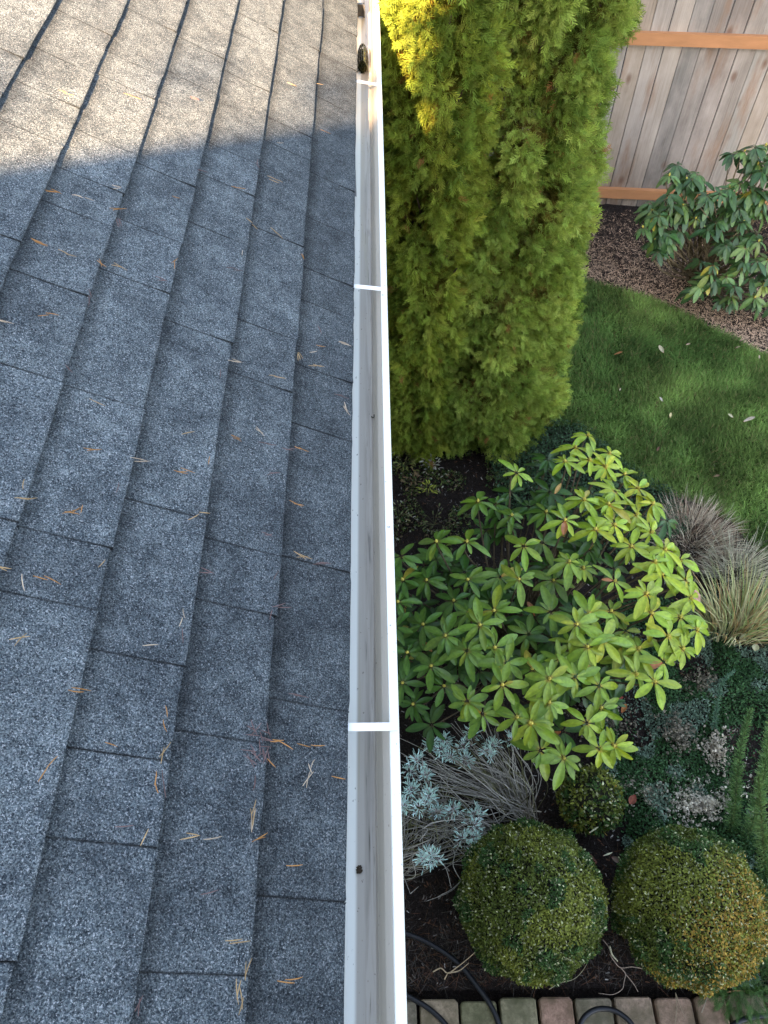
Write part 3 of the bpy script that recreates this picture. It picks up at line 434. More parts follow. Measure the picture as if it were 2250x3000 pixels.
# =====================================================================  ARBORVITAE
def arbor(name,label,group,ax,Rz,zr,N,colA,colB,seed,golden=0,xmin=None):
    t=thing(name,(ax(0)[0],ax(0)[1],0),label,'tree',group)
    nb=420; bt=rng.uniform(0,2*np.pi,nb); bz=rng.uniform(zr[0],zr[1],nb); ba=rng.uniform(.02,.115,nb); bc=rng.uniform(0,1,nb)
    def lump(th,z):
        out=np.zeros(len(th)); idx=np.zeros(len(th)); best=np.zeros(len(th))
        for a,b_,h,cc in zip(bt,bz,ba,bc):
            dt=(th-a+np.pi)%(2*np.pi)-np.pi; g=np.exp(-(dt/.17)**2-((z-b_)/.10)**2); out=np.maximum(out,h*g); bt_=g>best; idx[bt_]=cc; best=np.maximum(best,g)
        return out,idx,best
    mb=MB()
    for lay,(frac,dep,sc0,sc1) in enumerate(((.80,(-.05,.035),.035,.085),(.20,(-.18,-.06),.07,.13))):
        n=int(N*frac); th=rng.uniform(0,2*np.pi,n); z=rng.uniform(zr[0],zr[1],n); k=(rng.uniform(size=n)<np.interp(np.cos(th-4.7),[-1,0,1],[.4,.8,1])); th,z=th[k],z[k]; n=len(z)
        lu,cc,g=lump(th,z); lu=lu+.05*(vnoise(np.stack([np.cos(th)*9+20,np.sin(th)*9+20,z*6],-1),3)-.5); r=Rz(z)-.085+lu+rng.uniform(*dep,n)
        cx,cy=ax(z); gap=g<.26; r=np.where(gap,r-.08,r); kk=~gap|(rng.uniform(size=n)<.5); th,z,r,cx,cy,cc,g=[q_[kk] for q_ in(th,z,r,cx,cy,cc,g)]; n=len(z)
        p=np.stack([cx+r*np.cos(th),cy+r*np.sin(th),z],-1)
        if xmin is not None:
            lim=xmin+.0*z+rng.uniform(0,.03,n); p[:,0]=np.where((p[:,0]<lim)&(z>2.3),lim+.02,p[:,0])
        o=np.stack([np.cos(th),np.sin(th),0*th],-1); tg=np.stack([-np.sin(th),np.cos(th),0*th],-1)
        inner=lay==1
        d=o*rng.uniform(.25,1.0,(n,1))+A([0,0,1.])*rng.uniform(-.75,.8,(n,1))+tg*rng.normal(0,.5,(n,1))
        nn=tg*rng.normal(0,.9,(n,1))+o*rng.uniform(-.3,1,(n,1))+A([0,0,1.])*rng.uniform(.0,.8,(n,1))
        f=cc[:,None]; c=A(colA)*(1-f)+A(colB)*f; c=c*(1+rng.uniform(-.25,.25,(n,1)))*(1+rng.uniform(-.08,.08,(n,3)))
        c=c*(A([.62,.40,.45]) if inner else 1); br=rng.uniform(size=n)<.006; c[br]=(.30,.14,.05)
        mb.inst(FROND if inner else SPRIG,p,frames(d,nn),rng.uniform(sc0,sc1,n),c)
    obj('foliage',mb,M_frond,t)
    mb=MB(); zz=np.linspace(0,zr[1]-.2,12); pts=[(*[float(q) for q in ax(z)],z) for z in zz]; tube(mb,pts,np.linspace(.075,.02,12),(.13,.08,.05),10); obj('trunk',mb,M_bark,t)
    mb=MB()
    for q in range(110):
        z=rnd.uniform(max(.2,zr[0]),zr[1]-.2); a=rnd.uniform(0,6.28); cx,cy=[float(v) for v in ax(z)]; r=float(Rz(A([z]))[0])*.8
        tube(mb,curve([(cx,cy,z-.15),(cx+r*.5*math.cos(a),cy+r*.5*math.sin(a),z-.05),(cx+r*math.cos(a),cy+r*math.sin(a),z+.12)],3),[.012,.01,.009,.007,.006,.005,.004],(.10,.065,.04),5)
    obj('branches',mb,M_bark,t)
    return t
def ax1(z): return np.interp(z,[0,1,2.6,5],[.72,.72,.80,.80]),np.interp(z,[0,5],[3.87,3.95])
def R1(z): return np.interp(z,[.05,.25,.9,1.6,2.6,3.6,4.6,5.0],[.57,.61,.575,.48,.42,.40,.25,.06])
arbor('arborvitae','big dense green arborvitae between the gutter and the fence','arborvitae trees beside the house',ax1,R1,(.0,4.9),165000,(.145,.215,.035),(.34,.42,.085),1)
def ax2(z): return np.interp(z,[0,4],[.34,.335]),np.interp(z,[0,4],[3.52,3.50])
def R2(z): return np.interp(z,[.05,.4,1.5,2.6,3.3,3.7],[.20,.25,.25,.26,.2,.04])
arbor('arborvitae','narrow golden arborvitae catching the sun beside the gutter lip','arborvitae trees beside the house',ax2,R2,(.0,3.65),56000,(.14,.20,.03),(.30,.35,.05),2,xmin=.105)
# =====================================================================  RHODODENDRONS
def rhodo(name,label,ros,root,leafL,colY,colG,T,drop,name_,extra,stem,nl=(6,8)):
    t=thing(name,root,label,'shrub'); lf=MB(); bd=MB(); st=MB(); root=A(root)
    cen=A([np.mean([r[0] for r in ros]),np.mean([r[1] for r in ros]),.15])
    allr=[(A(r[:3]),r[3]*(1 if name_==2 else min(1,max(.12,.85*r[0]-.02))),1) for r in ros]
    for q in range(extra):
        r=ros[rnd.randrange(len(ros))]
        if not(1.45<r[1]<2.75 and r[0]<1.3) and name_!=2: continue
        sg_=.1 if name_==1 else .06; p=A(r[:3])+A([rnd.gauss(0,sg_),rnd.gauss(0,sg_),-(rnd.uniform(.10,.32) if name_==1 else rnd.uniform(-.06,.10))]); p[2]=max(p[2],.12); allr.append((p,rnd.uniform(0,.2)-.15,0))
    for p,b_,vis in allr:
        out=p-cen; out[2]=0; tilt=out*.35+A([0,-.12,0]); N_=nrm(A([0,0,1.])+tilt+A([rnd.gauss(0,.13),rnd.gauss(0,.13),0])); a0=rnd.uniform(0,6.28)
        X=nrm(np.cross(N_,A([.3,1,.2]))); Yv=np.cross(N_,X)
        for lay,(cnt,el,sc_) in enumerate(((rnd.randint(*nl),drop,1.),(rnd.randint(1,4),drop-.3,.68))):
            for q in range(cnt):
                a=a0+q*2*math.pi/cnt+rnd.gauss(0,.16)+lay*.4; e=el-rnd.uniform(-.1,.35)+lay*.55
                d=(X*math.cos(a)+Yv*math.sin(a))*math.cos(e)+N_*math.sin(e); L=leafL*sc_*rnd.uniform(.7,1.15)
                L*=rnd.choice([1,1,1,.8,.62]) ; nn=N_*math.cos(e)-(X*math.cos(a)+Yv*math.sin(a))*math.sin(e)+A([rnd.gauss(0,.12)]*3)
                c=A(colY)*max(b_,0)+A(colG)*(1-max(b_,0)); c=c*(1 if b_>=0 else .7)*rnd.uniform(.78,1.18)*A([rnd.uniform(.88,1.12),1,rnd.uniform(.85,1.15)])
                if rnd.random()<.014: c=A([.42,.36,.05])
                elif rnd.random()<.25*max(b_,0): c=c*A([1.3,1.08,.8])
                if rnd.random()<.004 and name_==1: c=A([.40,.16,.05])
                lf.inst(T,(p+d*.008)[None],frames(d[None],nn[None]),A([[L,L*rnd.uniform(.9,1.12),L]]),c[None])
        if vis and rnd.random()<.75:
            V=[];h=.02;r=.0085
            for zq,rq in((-.002,.6),(.006,1),(.012,.7),(h,.1)):
                for s_ in range(6): V.append(p+N_*zq+(X*math.cos(s_*1.047)+Yv*math.sin(s_*1.047))*r*rq)
            bd=MB(); bd.add(V,[[k*6+i,k*6+(i+1)%6,(k+1)*6+(i+1)%6,(k+1)*6+i] for k in range(3) for i in range(6)],A([.72,.60,.12])*rnd.uniform(.8,1.1)); obj('bud',bd,M_small,t,smooth=True)
        mid=(p+root)/2+A([rnd.gauss(0,.05),rnd.gauss(0,.05),-.06]); rt=root+A([rnd.gauss(0,.05),rnd.gauss(0,.05),0])
        q2=p-N_*.09
        pts=curve([rt,mid,q2,p-N_*.004],4); tube(st,pts,np.linspace(.008 if vis else .005,.0026,len(pts)),stem,6)
    obj('foliage',lf,M_leaf,t,smooth=True); obj('stems',st,M_bark,t)
    return t
rhodo('rhododendron','large yellow-green rhododendron filling the middle of the bed',ROSETTES,(.8,1.9,0),.12,(.34,.46,.035),(.075,.18,.03),LEAF,-.06,1,170,(.13,.10,.06))
rhodo('rhododendron','dark green rhododendron with drooping leaves in front of the fence',[(a,b_,c,rnd.uniform(.2,1)) for a,b_,c in RRO],(2.75,5.25,0),.115,(.17,.27,.075),(.07,.15,.045),LEAF2,-.25,2,95,(.22,.17,.10),(6,9))
# yellowed leaves and pale bare twigs of the far rhododendron belong to it
# =====================================================================  BOXWOOD
def boxwood(label,c,r,N,seed,squash=.97,leaf=.0108,orange=.0,rough=.08,group=None):
    t=thing('boxwood',(c[0],c[1],0),label,'shrub',group); mb=MB(); c=A(c)
    n=N; o=rdir(n); ph=vnoise(o*2.3+A([seed*7.1,3,1]),seed); ph2=vnoise(o*5+A([seed*3.1,9,4]),seed+5); fine=vnoise(o*11+7,seed+9)
    rr=r*(1+rough*(ph2-.5)*2+.035*(fine-.5))-rng.exponential(.018,n)+.004; zs=np.where(o[:,2]<0,1.0,squash)
    p=c+o*rr[:,None]*np.stack([np.ones(n),np.ones(n),zs],-1); k=p[:,2]>.03; p,o,ph,ph2=p[k],o[k],ph[k],ph2[k]; n=len(p)
    d=rdir(n)+o*.45; nn=o+rdir(n)*.75
    col=np.tile(A([.125,.16,.028]),(n,1)); f=np.clip((ph-.42)*5,0,1)[:,None]; col=col*(1-f)+A([.215,.24,.04])*f
    g=(ph2>.60)&(ph<.62); col[g]=(.055,.115,.028)
    if orange: 
        q=rng.uniform(size=n)<orange*np.clip((o[:,0]*.7-o[:,1]*.8+ph-.4)*1.3,0,1); col[q]=(.42,.27,.05)
    pal=rng.uniform(size=n)<.09; col[pal]=(.5,.5,.28)
    col*=1+rng.uniform(-.45,.45,(n,1))
    s=rng.uniform(.6,1.35,n)*leaf; mb.inst(BOXL,p,frames(d,nn),s,col); obj('foliage',mb,M_small,t)
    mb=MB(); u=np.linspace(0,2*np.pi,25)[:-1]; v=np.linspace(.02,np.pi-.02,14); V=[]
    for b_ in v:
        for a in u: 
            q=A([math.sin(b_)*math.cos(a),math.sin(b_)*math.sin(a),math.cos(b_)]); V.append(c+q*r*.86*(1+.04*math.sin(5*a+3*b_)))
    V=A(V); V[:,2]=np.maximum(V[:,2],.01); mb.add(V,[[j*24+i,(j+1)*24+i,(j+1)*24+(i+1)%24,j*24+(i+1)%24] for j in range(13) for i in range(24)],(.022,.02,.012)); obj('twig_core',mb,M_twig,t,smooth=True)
    mb=MB(); tube(mb,[(c[0],c[1],-.02),(c[0]+.01,c[1],.12)],[.02,.017],(.12,.09,.06),8); obj('stem',mb,M_bark,t)
boxwood('left of the two big clipped boxwood balls, green with dark patches',(.700,.592,.325),.306,62000,1,group='clipped boxwood balls')
boxwood('right of the two big clipped boxwood balls, browned with orange leaves',(1.372,.560,.325),.309,62000,2,orange=.5,group='clipped boxwood balls')
boxwood('small loose boxwood tucked under the big rhododendron',(1.062,1.045,.19),.150,4200,3,leaf=.017,rough=.12,orange=.05)
# =====================================================================  SILVER SHRUBS
def silver(label,roots,tips,ntw,grp,stray):
    t=thing('silver_shrub',(roots[0][0],roots[0][1],0),label,'shrub',grp); tw=MB(); lv=MB()
    for q in range(ntw):
        r=A([*roots[rnd.randrange(len(roots))],0.]); tp=A(tips[rnd.randrange(len(tips))])+A([rnd.gauss(0,stray),rnd.gauss(0,stray),rnd.gauss(-.05,.07)])
        if rnd.random()<.3: tp=r+(tp-r)*rnd.uniform(.4,.9)+A([rnd.gauss(0,.1),rnd.gauss(0,.1),rnd.uniform(-.05,.02)])
        tp[2]=max(tp[2],.03); tp[0]=max(tp[0],-.05); r=r+A([rnd.gauss(0,.03),rnd.gauss(0,.03),0])
        m1=r+(tp-r)*.35+A([rnd.gauss(0,.03),rnd.gauss(0,.03),rnd.uniform(.03,.12)]); m2=r+(tp-r)*.72+A([rnd.gauss(0,.02),rnd.gauss(0,.02),rnd.uniform(.02,.08)])
        c=A([.40,.37,.31])*rnd.uniform(.45,1.5); 
        if rnd.random()<.25: c=A([.20,.19,.09])*rnd.uniform(.6,1.2)
        pts=curve([r,m1,m2,tp],4); tube(tw,pts,np.linspace(.0022,.0010,len(pts)),c,4,False)
        if rnd.random()<.35:
            n=5; d=rdir(n)+A([0,0,.8]); lv.inst(NARROW,tp[None]+rng.normal(0,.006,(n,3)),frames(d,rdir(n)),rng.uniform(.008,.016,n),vary([.25,.26,.24],n,.3))
    for tp in tips:
        tp=A(tp); n=rnd.randint(45,80); st=rng.normal(0,.012,(n,3))*A([1,1,.6])*rnd.uniform(.8,1.25); d=nrm(st+1e-4)*.8+rdir(n)*.6+A([0,0,.7])
        p=tp+st; lv.inst(NARROW,p,frames(d,rdir(n)+A([0,0,1.])),np.stack([rng.uniform(.018,.034,n),rng.uniform(.028,.045,n),np.full(n,.02)],-1),vary([.64,.88,.80],n,.2,.05))
    obj('twigs',tw,M_twig,t); obj('foliage',lv,M_small,t)
up=[p for p in SILVER if p[1]>1.10]; dn=[p for p in SILVER if p[1]<=1.10]
up=[(a,b_,c+rnd.uniform(-.06,.06)) for a,b_,c in up]; dn=[(a,b_,c+rnd.uniform(-.08,.05)) for a,b_,c in dn]
silver('woody silver-leaved shrub sprawling under the front rosettes of the rhododendron',[(.79,1.02),(.74,1.06)],up,190,'silver shrubs between gutter and boxwood',.09)
silver('sprawling silver-leaved shrub between the gutter and the left ball',[(.62,.93),(.33,.98),(.12,.8)],dn+[(.1,.83,.2),(.15,1.0,.3)],230,'silver shrubs between gutter and boxwood',.10)
# =====================================================================  BED PLANTS ON THE RIGHT
COV=[(1.15,1.9),(1.5,2.3),(1.8,2.2),(2.35,2.3),(2.7,1.6),(2.6,.3),(1.5,.28),(1.35,.45),(1.2,1.0)]
x,y=scat(COV,120000,1.1,2.8,.27,2.4); pn=vnoise(np.stack([x*5,y*5],-1),21); k=(pn>.33)|(rng.uniform(size=len(x))<.15); k&=~((np.hypot(x-1.368,y-.56)<.27)); x,y,pn=x[k],y[k],pn[k]; n=len(x)
z=gz(x,y)+rng.uniform(0,1,n)*(.02+.10*np.clip(pn-.4,0,.4)/.4)
c=np.where((vnoise(np.stack([x*9,y*9],-1),22)>.62)[:,None],A([.17,.25,.17]),A([.05,.12,.04]))*(1+rng.uniform(-.4,.4,(n,1)))
mb=MB(); mb.inst(BOXL,np.stack([x,y,z],-1),frames(rdir(n)+A([0,0,.3]),rdir(n)*.8+A([0,0,1.])),rng.uniform(.008,.017,n),c)
tag(obj('ground_cover',mb,M_small,base=(1.9,1.3,0)),'dark green creeping ground cover over the right side of the bed','ground cover',kind='stuff')
# creeping cover behind the rhododendron, at the lawn edge
x,y=scat([(.85,2.9),(.8,3.4),(1.2,3.68),(1.5,3.6),(1.7,3.25),(2.0,2.98),(2.0,2.7),(1.6,2.5),(1.2,2.7)],30000,.8,2.1,2.4,3.7); n=len(x)
mb=MB(); mb.inst(BOXL,np.stack([x,y,gz(x,y)+rng.uniform(0,.09,n)],-1),frames(rdir(n),rdir(n)*.8+A([0,0,1.])),rng.uniform(.009,.018,n),vary([.05,.10,.045],n,.4))
tag(obj('ground_cover',mb,M_small,base=(1.6,3,0)),'low dark leaf cover between the rhododendron tip and the lawn','ground cover',kind='stuff')
x=rng.uniform(.08,1.15,9000); y=rng.uniform(2.55,3.6,9000); pn=vnoise(np.stack([x*7,y*7],-1),41); k=(pn>.45)&((x<.75)|(y>3.0)); x,y,pn=x[k],y[k],pn[k]; n=len(x); q=rng.uniform(size=(n,1))
c=np.where(q<.5,A([.10,.13,.035]),np.where(q<.75,A([.16,.12,.07]),np.where(q<.93,A([.05,.10,.03]),A([.38,.38,.28]))))*(1+rng.uniform(-.4,.4,(n,1)))
mb=MB(); mb.inst(BOXL,np.stack([x,y,gz(x,y)+rng.uniform(0,1,n)*.16*(pn-.4)],-1),frames(rdir(n),rdir(n)+A([0,0,.8])),rng.uniform(.010,.024,n),c)
tag(obj('ground_cover',mb,M_small,base=(.5,3,0)),'patchy olive and brown leaf cover around the feet of the arborvitae','ground cover',kind='stuff')
def curls(label,cx,cy,rx,ry,n,col):
    t=thing('dried_flower_clump',(cx,cy,0),label,'dried plant','dried flower clumps in the right bed'); mb=MB(); st=MB()
    for q in range(n):
        a=rnd.uniform(0,6.28); r=abs(rnd.gauss(0,.62)); px,py=cx+rx*r*math.cos(a),cy+ry*r*math.sin(a)
        if float(vnoise(A([[px*17,py*17]]),8)[0])<.42 and rnd.random()<.85: continue
        pz=float(gz(px,py))+rnd.uniform(.02,.09)*max(.3,1-.4*r)
        R0=rnd.uniform(.005,.0105); N_=nrm(rdir(1)[0]+A([0,0,.8])); X=nrm(np.cross(N_,A([1,.2,.1]))); Yv=np.cross(N_,X); V=[];m_=7; wv=rnd.uniform(.002,.0045)
        for i in range(m_):
            aa=i/(m_-1)*rnd.uniform(3.6,5.4); rq=R0*(1-.35*i/m_); V+= [A([px,py,pz])+(X*math.cos(aa)+Yv*math.sin(aa))*rq+N_*wv,A([px,py,pz])+(X*math.cos(aa)+Yv*math.sin(aa))*rq*1.15-N_*wv]
        mb.add(V,[[2*i,2*i+1,2*i+3,2*i+2] for i in range(m_-1)],A(col)*rnd.uniform(.45,1.25))
        if q%4==0: tube(st,[(px+rnd.gauss(0,.01),py+rnd.gauss(0,.01),0),(px,py,pz)],[.0012,.0008],(.14,.11,.07),4,False)
    tag(obj('flower_heads',mb,M_dry,t),kind='stuff'); tag(obj('stalks',st,M_twig,t),kind='stuff')
curls('dull brown dried flower clump just below the rhododendron edge',1.28,1.56,.17,.15,620,(.24,.21,.15))
curls('greyish dried flower clump in the middle of the dark ground cover',1.62,1.42,.13,.16,430,(.34,.30,.22))
curls('pale cream dried flower clump, widest and brightest of all, above the right ball',1.66,1.06,.24,.13,1250,(.72,.66,.52))
curls('cream dried flower clump beside the green plume stems',1.80,1.33,.11,.15,480,(.66,.58,.45))
curls('pale dried flower clump right of the small loose boxwood',1.36,1.12,.13,.10,460,(.62,.56,.42))
curls('brown dried clump below the striped grass tuft',1.80,1.70,.15,.12,420,(.26,.23,.16))
# dry tuft and grass tuft
def tuft(name,label,cat,cx,cy,rx,ry,n,L0,L1,wd,cols,lean,dz=0,bias=(0,0)):
    t=thing(name,(cx,cy,0),label,cat); mb=MB()
    for q in range(n):
        a=rnd.uniform(0,6.28); r=math.sqrt(rnd.random()); bx,by=cx+rx*r*math.cos(a),cy+ry*r*math.sin(a); L=rnd.uniform(L0,L1)
        d=nrm(A([rx and (bx-cx)/max(rx,.01)*lean+rnd.gauss(0,.25*lean)+bias[0],ry and (by-cy)/max(ry,.01)*lean+rnd.gauss(0,.25*lean)+bias[1],1.]))
        p=A([bx,by,0.]); fall=nrm(A([d[0],d[1],0])+1e-5)*L*rnd.uniform(.05,.3)*(1 if lean else 0)
        P_=[p,p+d*L*.35,p+d*L*.7+fall*.4-A([0,0,L*.03]),p+d*L+fall-A([0,0,L*.12])]; P_=curve(P_,3); m_=len(P_)
        s=nrm(np.cross(d,rdir(1)[0])); w_=wd*np.sin(np.linspace(.7,3.05,m_))*rnd.uniform(.7,1.2)
        V=np.concatenate([P_-s*w_[:,None],P_+s*w_[:,None]]); c=A(cols[rnd.randrange(len(cols))])*rnd.uniform(.7,1.25)
        mb.add(V,[[i,i+1,m_+i+1,m_+i] for i in range(m_-1)],c)
    obj('blades' if name=='grass_tuft' else 'dry_stems',mb,M_dry if name!='grass_tuft' else M_grass,t); return t
tuft('grass_tuft','striped yellow-green grass tuft arching at the right edge of the bed','ornamental grass',2.10,2.02,.17,.10,420,.28,.46,.0032,[(.46,.52,.24),(.55,.56,.30),(.36,.44,.16),(.66,.58,.34),(.55,.38,.18)],.42,bias=(-.05,.12))
tuft('dry_tuft','pinkish grey dead tuft between the striped grass and the lawn','dried plant',2.02,2.66,.22,.24,1500,.06,.17,.0016,[(.50,.41,.29),(.60,.50,.36),(.34,.23,.16),(.66,.58,.42)],.9)
tuft('dry_tuft','pale spiky tuft right behind the striped grass','dried plant',2.22,2.42,.14,.12,520,.10,.22,.0018,[(.52,.50,.36),(.42,.42,.28),(.58,.52,.38)],.9)
# plume stems (right edge)
def plume(label,pts,col,nw,L):
    t=thing('plume_stem',pts[0],label,'plant','feathery plume stems at the right edge'); P_=curve(pts,14); mb=MB(); tube(mb,P_,np.linspace(.004,.0015,len(P_)),A(col)*.6,5); obj('stem',mb,M_twig,t); nw=int(nw*.8)
    T_=nrm(np.gradient(P_,axis=0)); mb=MB(); n=nw; i=rng.integers(0,len(P_),n); f=rng.uniform(-.5,.5,(n,1)); p=P_[i]+T_[i]*f*.03; d=rdir(n); d-=T_[i]*(d*T_[i]).sum(1,keepdims=True); d=nrm(d)+T_[i]*rng.uniform(.1,1.,(n,1))
    mb.inst(NARROW,p,frames(d,rdir(n)),np.stack([rng.uniform(.6,1.3,n)*L*1.45*(1-.6*i/len(P_)),np.full(n,.03),np.full(n,.02)],-1),vary(col,n,.3)); obj('needles',mb,M_small,t)
plume('tallest bright green feathery plume leaning up the right frame edge',[(1.82, 0.85, 0.0), (1.86, 1.05, 0.25), (1.9, 1.25, 0.4), (1.97, 1.5, 0.52)],(.17,.30,.10),2200,.036)
plume('green feathery plume left of the tallest one',[(1.77, 0.92, 0.0), (1.75, 1.05, 0.22), (1.77, 1.2, 0.34), (1.84, 1.38, 0.42)],(.15,.27,.09),1700,.032)
plume('low green feathery plume near the foot of the others',[(1.87, 0.7, 0.0), (1.84, 0.82, 0.16), (1.82, 0.95, 0.28), (1.83, 1.1, 0.34)],(.16,.26,.08),1500,.034)
plume('blue-green hooked plume stem above the cream dried flowers',[(1.83,1.44,.0),(1.81,1.5,.14),(1.83,1.60,.24),(1.90,1.66,.26)],(.13,.24,.15),900,.016)
# low ferny herb at the bottom right corner
def herb(label,cx,cy,rx,ry,h,n,col,L):
    t=thing('leafy_plant',(cx,cy,0),label,'plant'); mb=MB(); a=rng.uniform(0,2*np.pi,n); r=np.sqrt(rng.uniform(size=n)); x=cx+rx*r*np.cos(a); y=cy+ry*r*np.sin(a); z=rng.uniform(.2,1,n)*h*(1-.6*r*r)+.01
    mb.inst(FROND,np.stack([x,y,z],-1),frames(np.stack([np.cos(a)*r,np.sin(a)*r,.35+0*a],-1)+rdir(n)*.5,rdir(n)*.5+A([0,0,1.])),rng.uniform(.7,1.2,n)*L,vary(col,n,.4)); obj('foliage',mb,M_small,t)
    st=MB()
    for q in range(14):
        b_=rnd.uniform(0,6.28); tube(st,curve([(cx,cy,0),(cx+rx*.4*math.cos(b_),cy+ry*.4*math.sin(b_),h*.6),(cx+rx*.8*math.cos(b_),cy+ry*.8*math.sin(b_),h*.7)],3),.0018,(.10,.11,.05),5)
    obj('stems',st,M_twig,t)
herb('bright ferny herb spilling onto the last pavers at bottom right',1.66,.30,.20,.13,.12,420,(.075,.15,.04),.06)
herb('dark green ferny herb right of the orange-flecked clipped ball',1.82,.52,.13,.16,.16,380,(.05,.115,.04),.06)
def weed(label,cx,cy,r,n,col,h=.10):
    t=thing('small_weed',(cx,cy,0),label,'plant','small weeds between tree and rhododendron'); mb=MB(); a=rng.uniform(0,2*np.pi,n); q=np.sqrt(rng.uniform(size=n))*r
    p=np.stack([cx+q*np.cos(a),cy+q*np.sin(a),rng.uniform(.02,h,n)],-1); mb.inst(LEAF,p,frames(np.stack([np.cos(a),np.sin(a),.3+0*a],-1)+rdir(n)*.4,A([0,0,1.])+rdir(n)*.4),rng.uniform(.018,.036,n)*1.,vary(col,n,.3)); obj('foliage',mb,M_small,t)
    st=MB()
    for i in range(0,n,2): tube(st,[(cx+rnd.gauss(0,.006),cy+rnd.gauss(0,.006),0),p[i]],[.0012,.0008],(.12,.12,.05),4,False)
    obj('stems',st,M_twig,t)
weed('yellow weed at the gutter side under the golden tree',.214,3.50,.03,7,(.40,.42,.08),.2)
weed('grey-white leaved weed at the foot of the big tree',.42,3.24,.055,30,(.33,.32,.26))
weed('bright yellow-green weed between the tree foot and the rhododendron',.385,3.03,.05,20,(.34,.37,.06))
weed('brownish seedling patch left of the yellow-green weed',.30,3.10,.07,26,(.22,.15,.08))
weed('olive weed under the left flank of the big tree',.24,3.28,.09,44,(.20,.21,.06))
weed('sparse pale weed nearest the gutter above the rhododendron',.20,2.85,.06,16,(.25,.24,.12))
weed('thin greenish weed in the dark gap left of the rhododendron tips',.42,2.80,.09,26,(.11,.12,.05))
# =====================================================================  HOSE
def hose(label,pts):
    mb=MB(); P_=curve(pts,10); tube(mb,P_,.0112,(.014,.014,.016),12); tag(obj('garden_hose',mb,M_rubber,smooth=True),label,'garden hose','black hose coils at the edge of the pavers')
hose('black garden hose curving from the gutter side down across the pavers',[(-.25,.60,.03)]+[(a,b_,.028) for a,b_,c in HOSE1]+[(.5,-.15,.024),(.3,-.35,.024)])
hose('short stretch of black garden hose crossing the leftmost pavers beside the gutter',[(-.2,.36,.03)]+[(a,b_,.026) for a,b_,c in HOSE2]+[(.36,-.12,.024),(.2,-.3,.024)])
hose('black garden hose rising in a small arch over the middle pavers',[(.82,-.3,.024),(.84,-.12,.024)]+HOSE3+[(1.1,-.1,.024),(1.0,-.32,.024)])
hose('black garden hose bend at the bottom right corner',[(1.35,-.2,.024)]+HOSE4+[(2.0,.05,.03),(2.2,-.15,.024)])
# =====================================================================  FALLEN LEAVES, STONE, TWIGS
def fleaf(p,L,ang,col,label,curl=.3,w=1.,grp=None,nz=.2):
    mb=MB(); T_=T_leaf(.27*w,-curl,.12,7); d=A([[math.cos(ang),math.sin(ang),.05]]); n_=A([[rnd.gauss(0,nz),rnd.gauss(0,nz),1.]]); mb.inst(T_,A([p],float),frames(d,n_),A([L]),A([col],float))
    tag(obj('fallen_leaf',mb,M_dry,base=p,smooth=True),label,'fallen leaf',grp)
LC=[((.42,.20,.08),'curled orange-brown leaf nearest the big tree on the lawn'),((.44,.40,.27),'long pale cream leaf on the upper lawn'),((.50,.38,.27),'small pinkish leaf right of the long cream one'),((.48,.42,.30),'tiny beige leaf in the shaded lawn beside the tree'),((.48,.43,.37),'whitish folded leaf in the centre of the lawn'),((.60,.52,.28),'small yellowish leaf upright just below the whitish one'),((.50,.46,.30),'curled khaki leaf touching the big cream leaf'),((.60,.51,.40),'biggest pale cream leaf on the lawn at the right'),((.46,.34,.24),'brown leaf bit near the upper right lawn edge'),((.45,.36,.26),'beige leaf bit at the far right lawn edge'),((.16,.09,.06),'dark leaf at the lawn edge beside the rhododendron tip'),((.22,.15,.09),'brown leaf at the lawn edge above the pale spiky tuft')]
for i,((x,y,z),(c,l)) in enumerate(zip(LAWNLEAF,LC)):
    L=[.06,.065,.03,.022,.038,.038,.045,.08,.035,.03,.035,.04][i]; fleaf((x,y,.045),L,[0,2.0,0,1,2.2,1.3,2.6,.1,0,1.5,1,0][i],c,l,.35,.9,'leaves fallen on the lawn')
BLf=[((.60,.58,.36),'pale yellow-green oval leaf below the striped grass',.07),((.46,.44,.24),'folded greenish leaf just left of the pale oval one',.06),((.48,.20,.07),'orange leaf beside the hidden dry clump under the rhododendron',.05),((.22,.06,.04),'dark red leaf blade standing above the orange leaf',.06),((.25,.08,.05),'dark red leaf left of the cream flower clump',.07),((.28,.20,.15),'brown crumpled leaf by the terracotta shard',.05),((.4,.42,.15),'yellow-green leaf in the dark gap beside the gutter',.04),((.5,.35,.1),'yellow leaf under the small loose boxwood',.03)]
for (x,y,z),(c,l,L) in zip(BEDLEAF,BLf): fleaf((x,y,.06),L,rnd.uniform(0,6),c,l,.35,1.,'leaves fallen in the bed')
fleaf((1.60,1.80,.735),.06,2.,(.55,.33,.25),'curled pink dead leaf caught on the right tips of the rhododendron',.5,1.4)
fleaf((.985,2.43,.79),.055,.9,(.62,.42,.16),'curled orange and cream dead leaf caught among the rhododendron rosettes',.6,.8)
fleaf((.93,.80,.585),.04,.3,(.55,.55,.38),'pale curled sliver on the upper right of the left ball',.6,.35)
fleaf((.985,.72,.53),.04,.3,(.52,.52,.38),'pale straight sliver on the right flank of the left ball',.3,.3)
mb=MB(); V=[]
for zq,s_ in((0,1),(.035,.95),(.05,.7)):
    for a in range(7): V.append((1.03+.062*s_*math.cos(a*.9)*(1+.15*math.sin(a*3)),.80+.045*s_*math.sin(a*.9),-.01+zq))
mb.add(V,[[k*7+i,k*7+(i+1)%7,(k+1)*7+(i+1)%7,(k+1)*7+i] for k in(0,1) for i in range(7)]+[list(range(14,21))],(.13,.055,.035)); tag(obj('terracotta_shard',mb,M_stone),'red-brown terracotta shard in the dark gap between the two balls','shard')
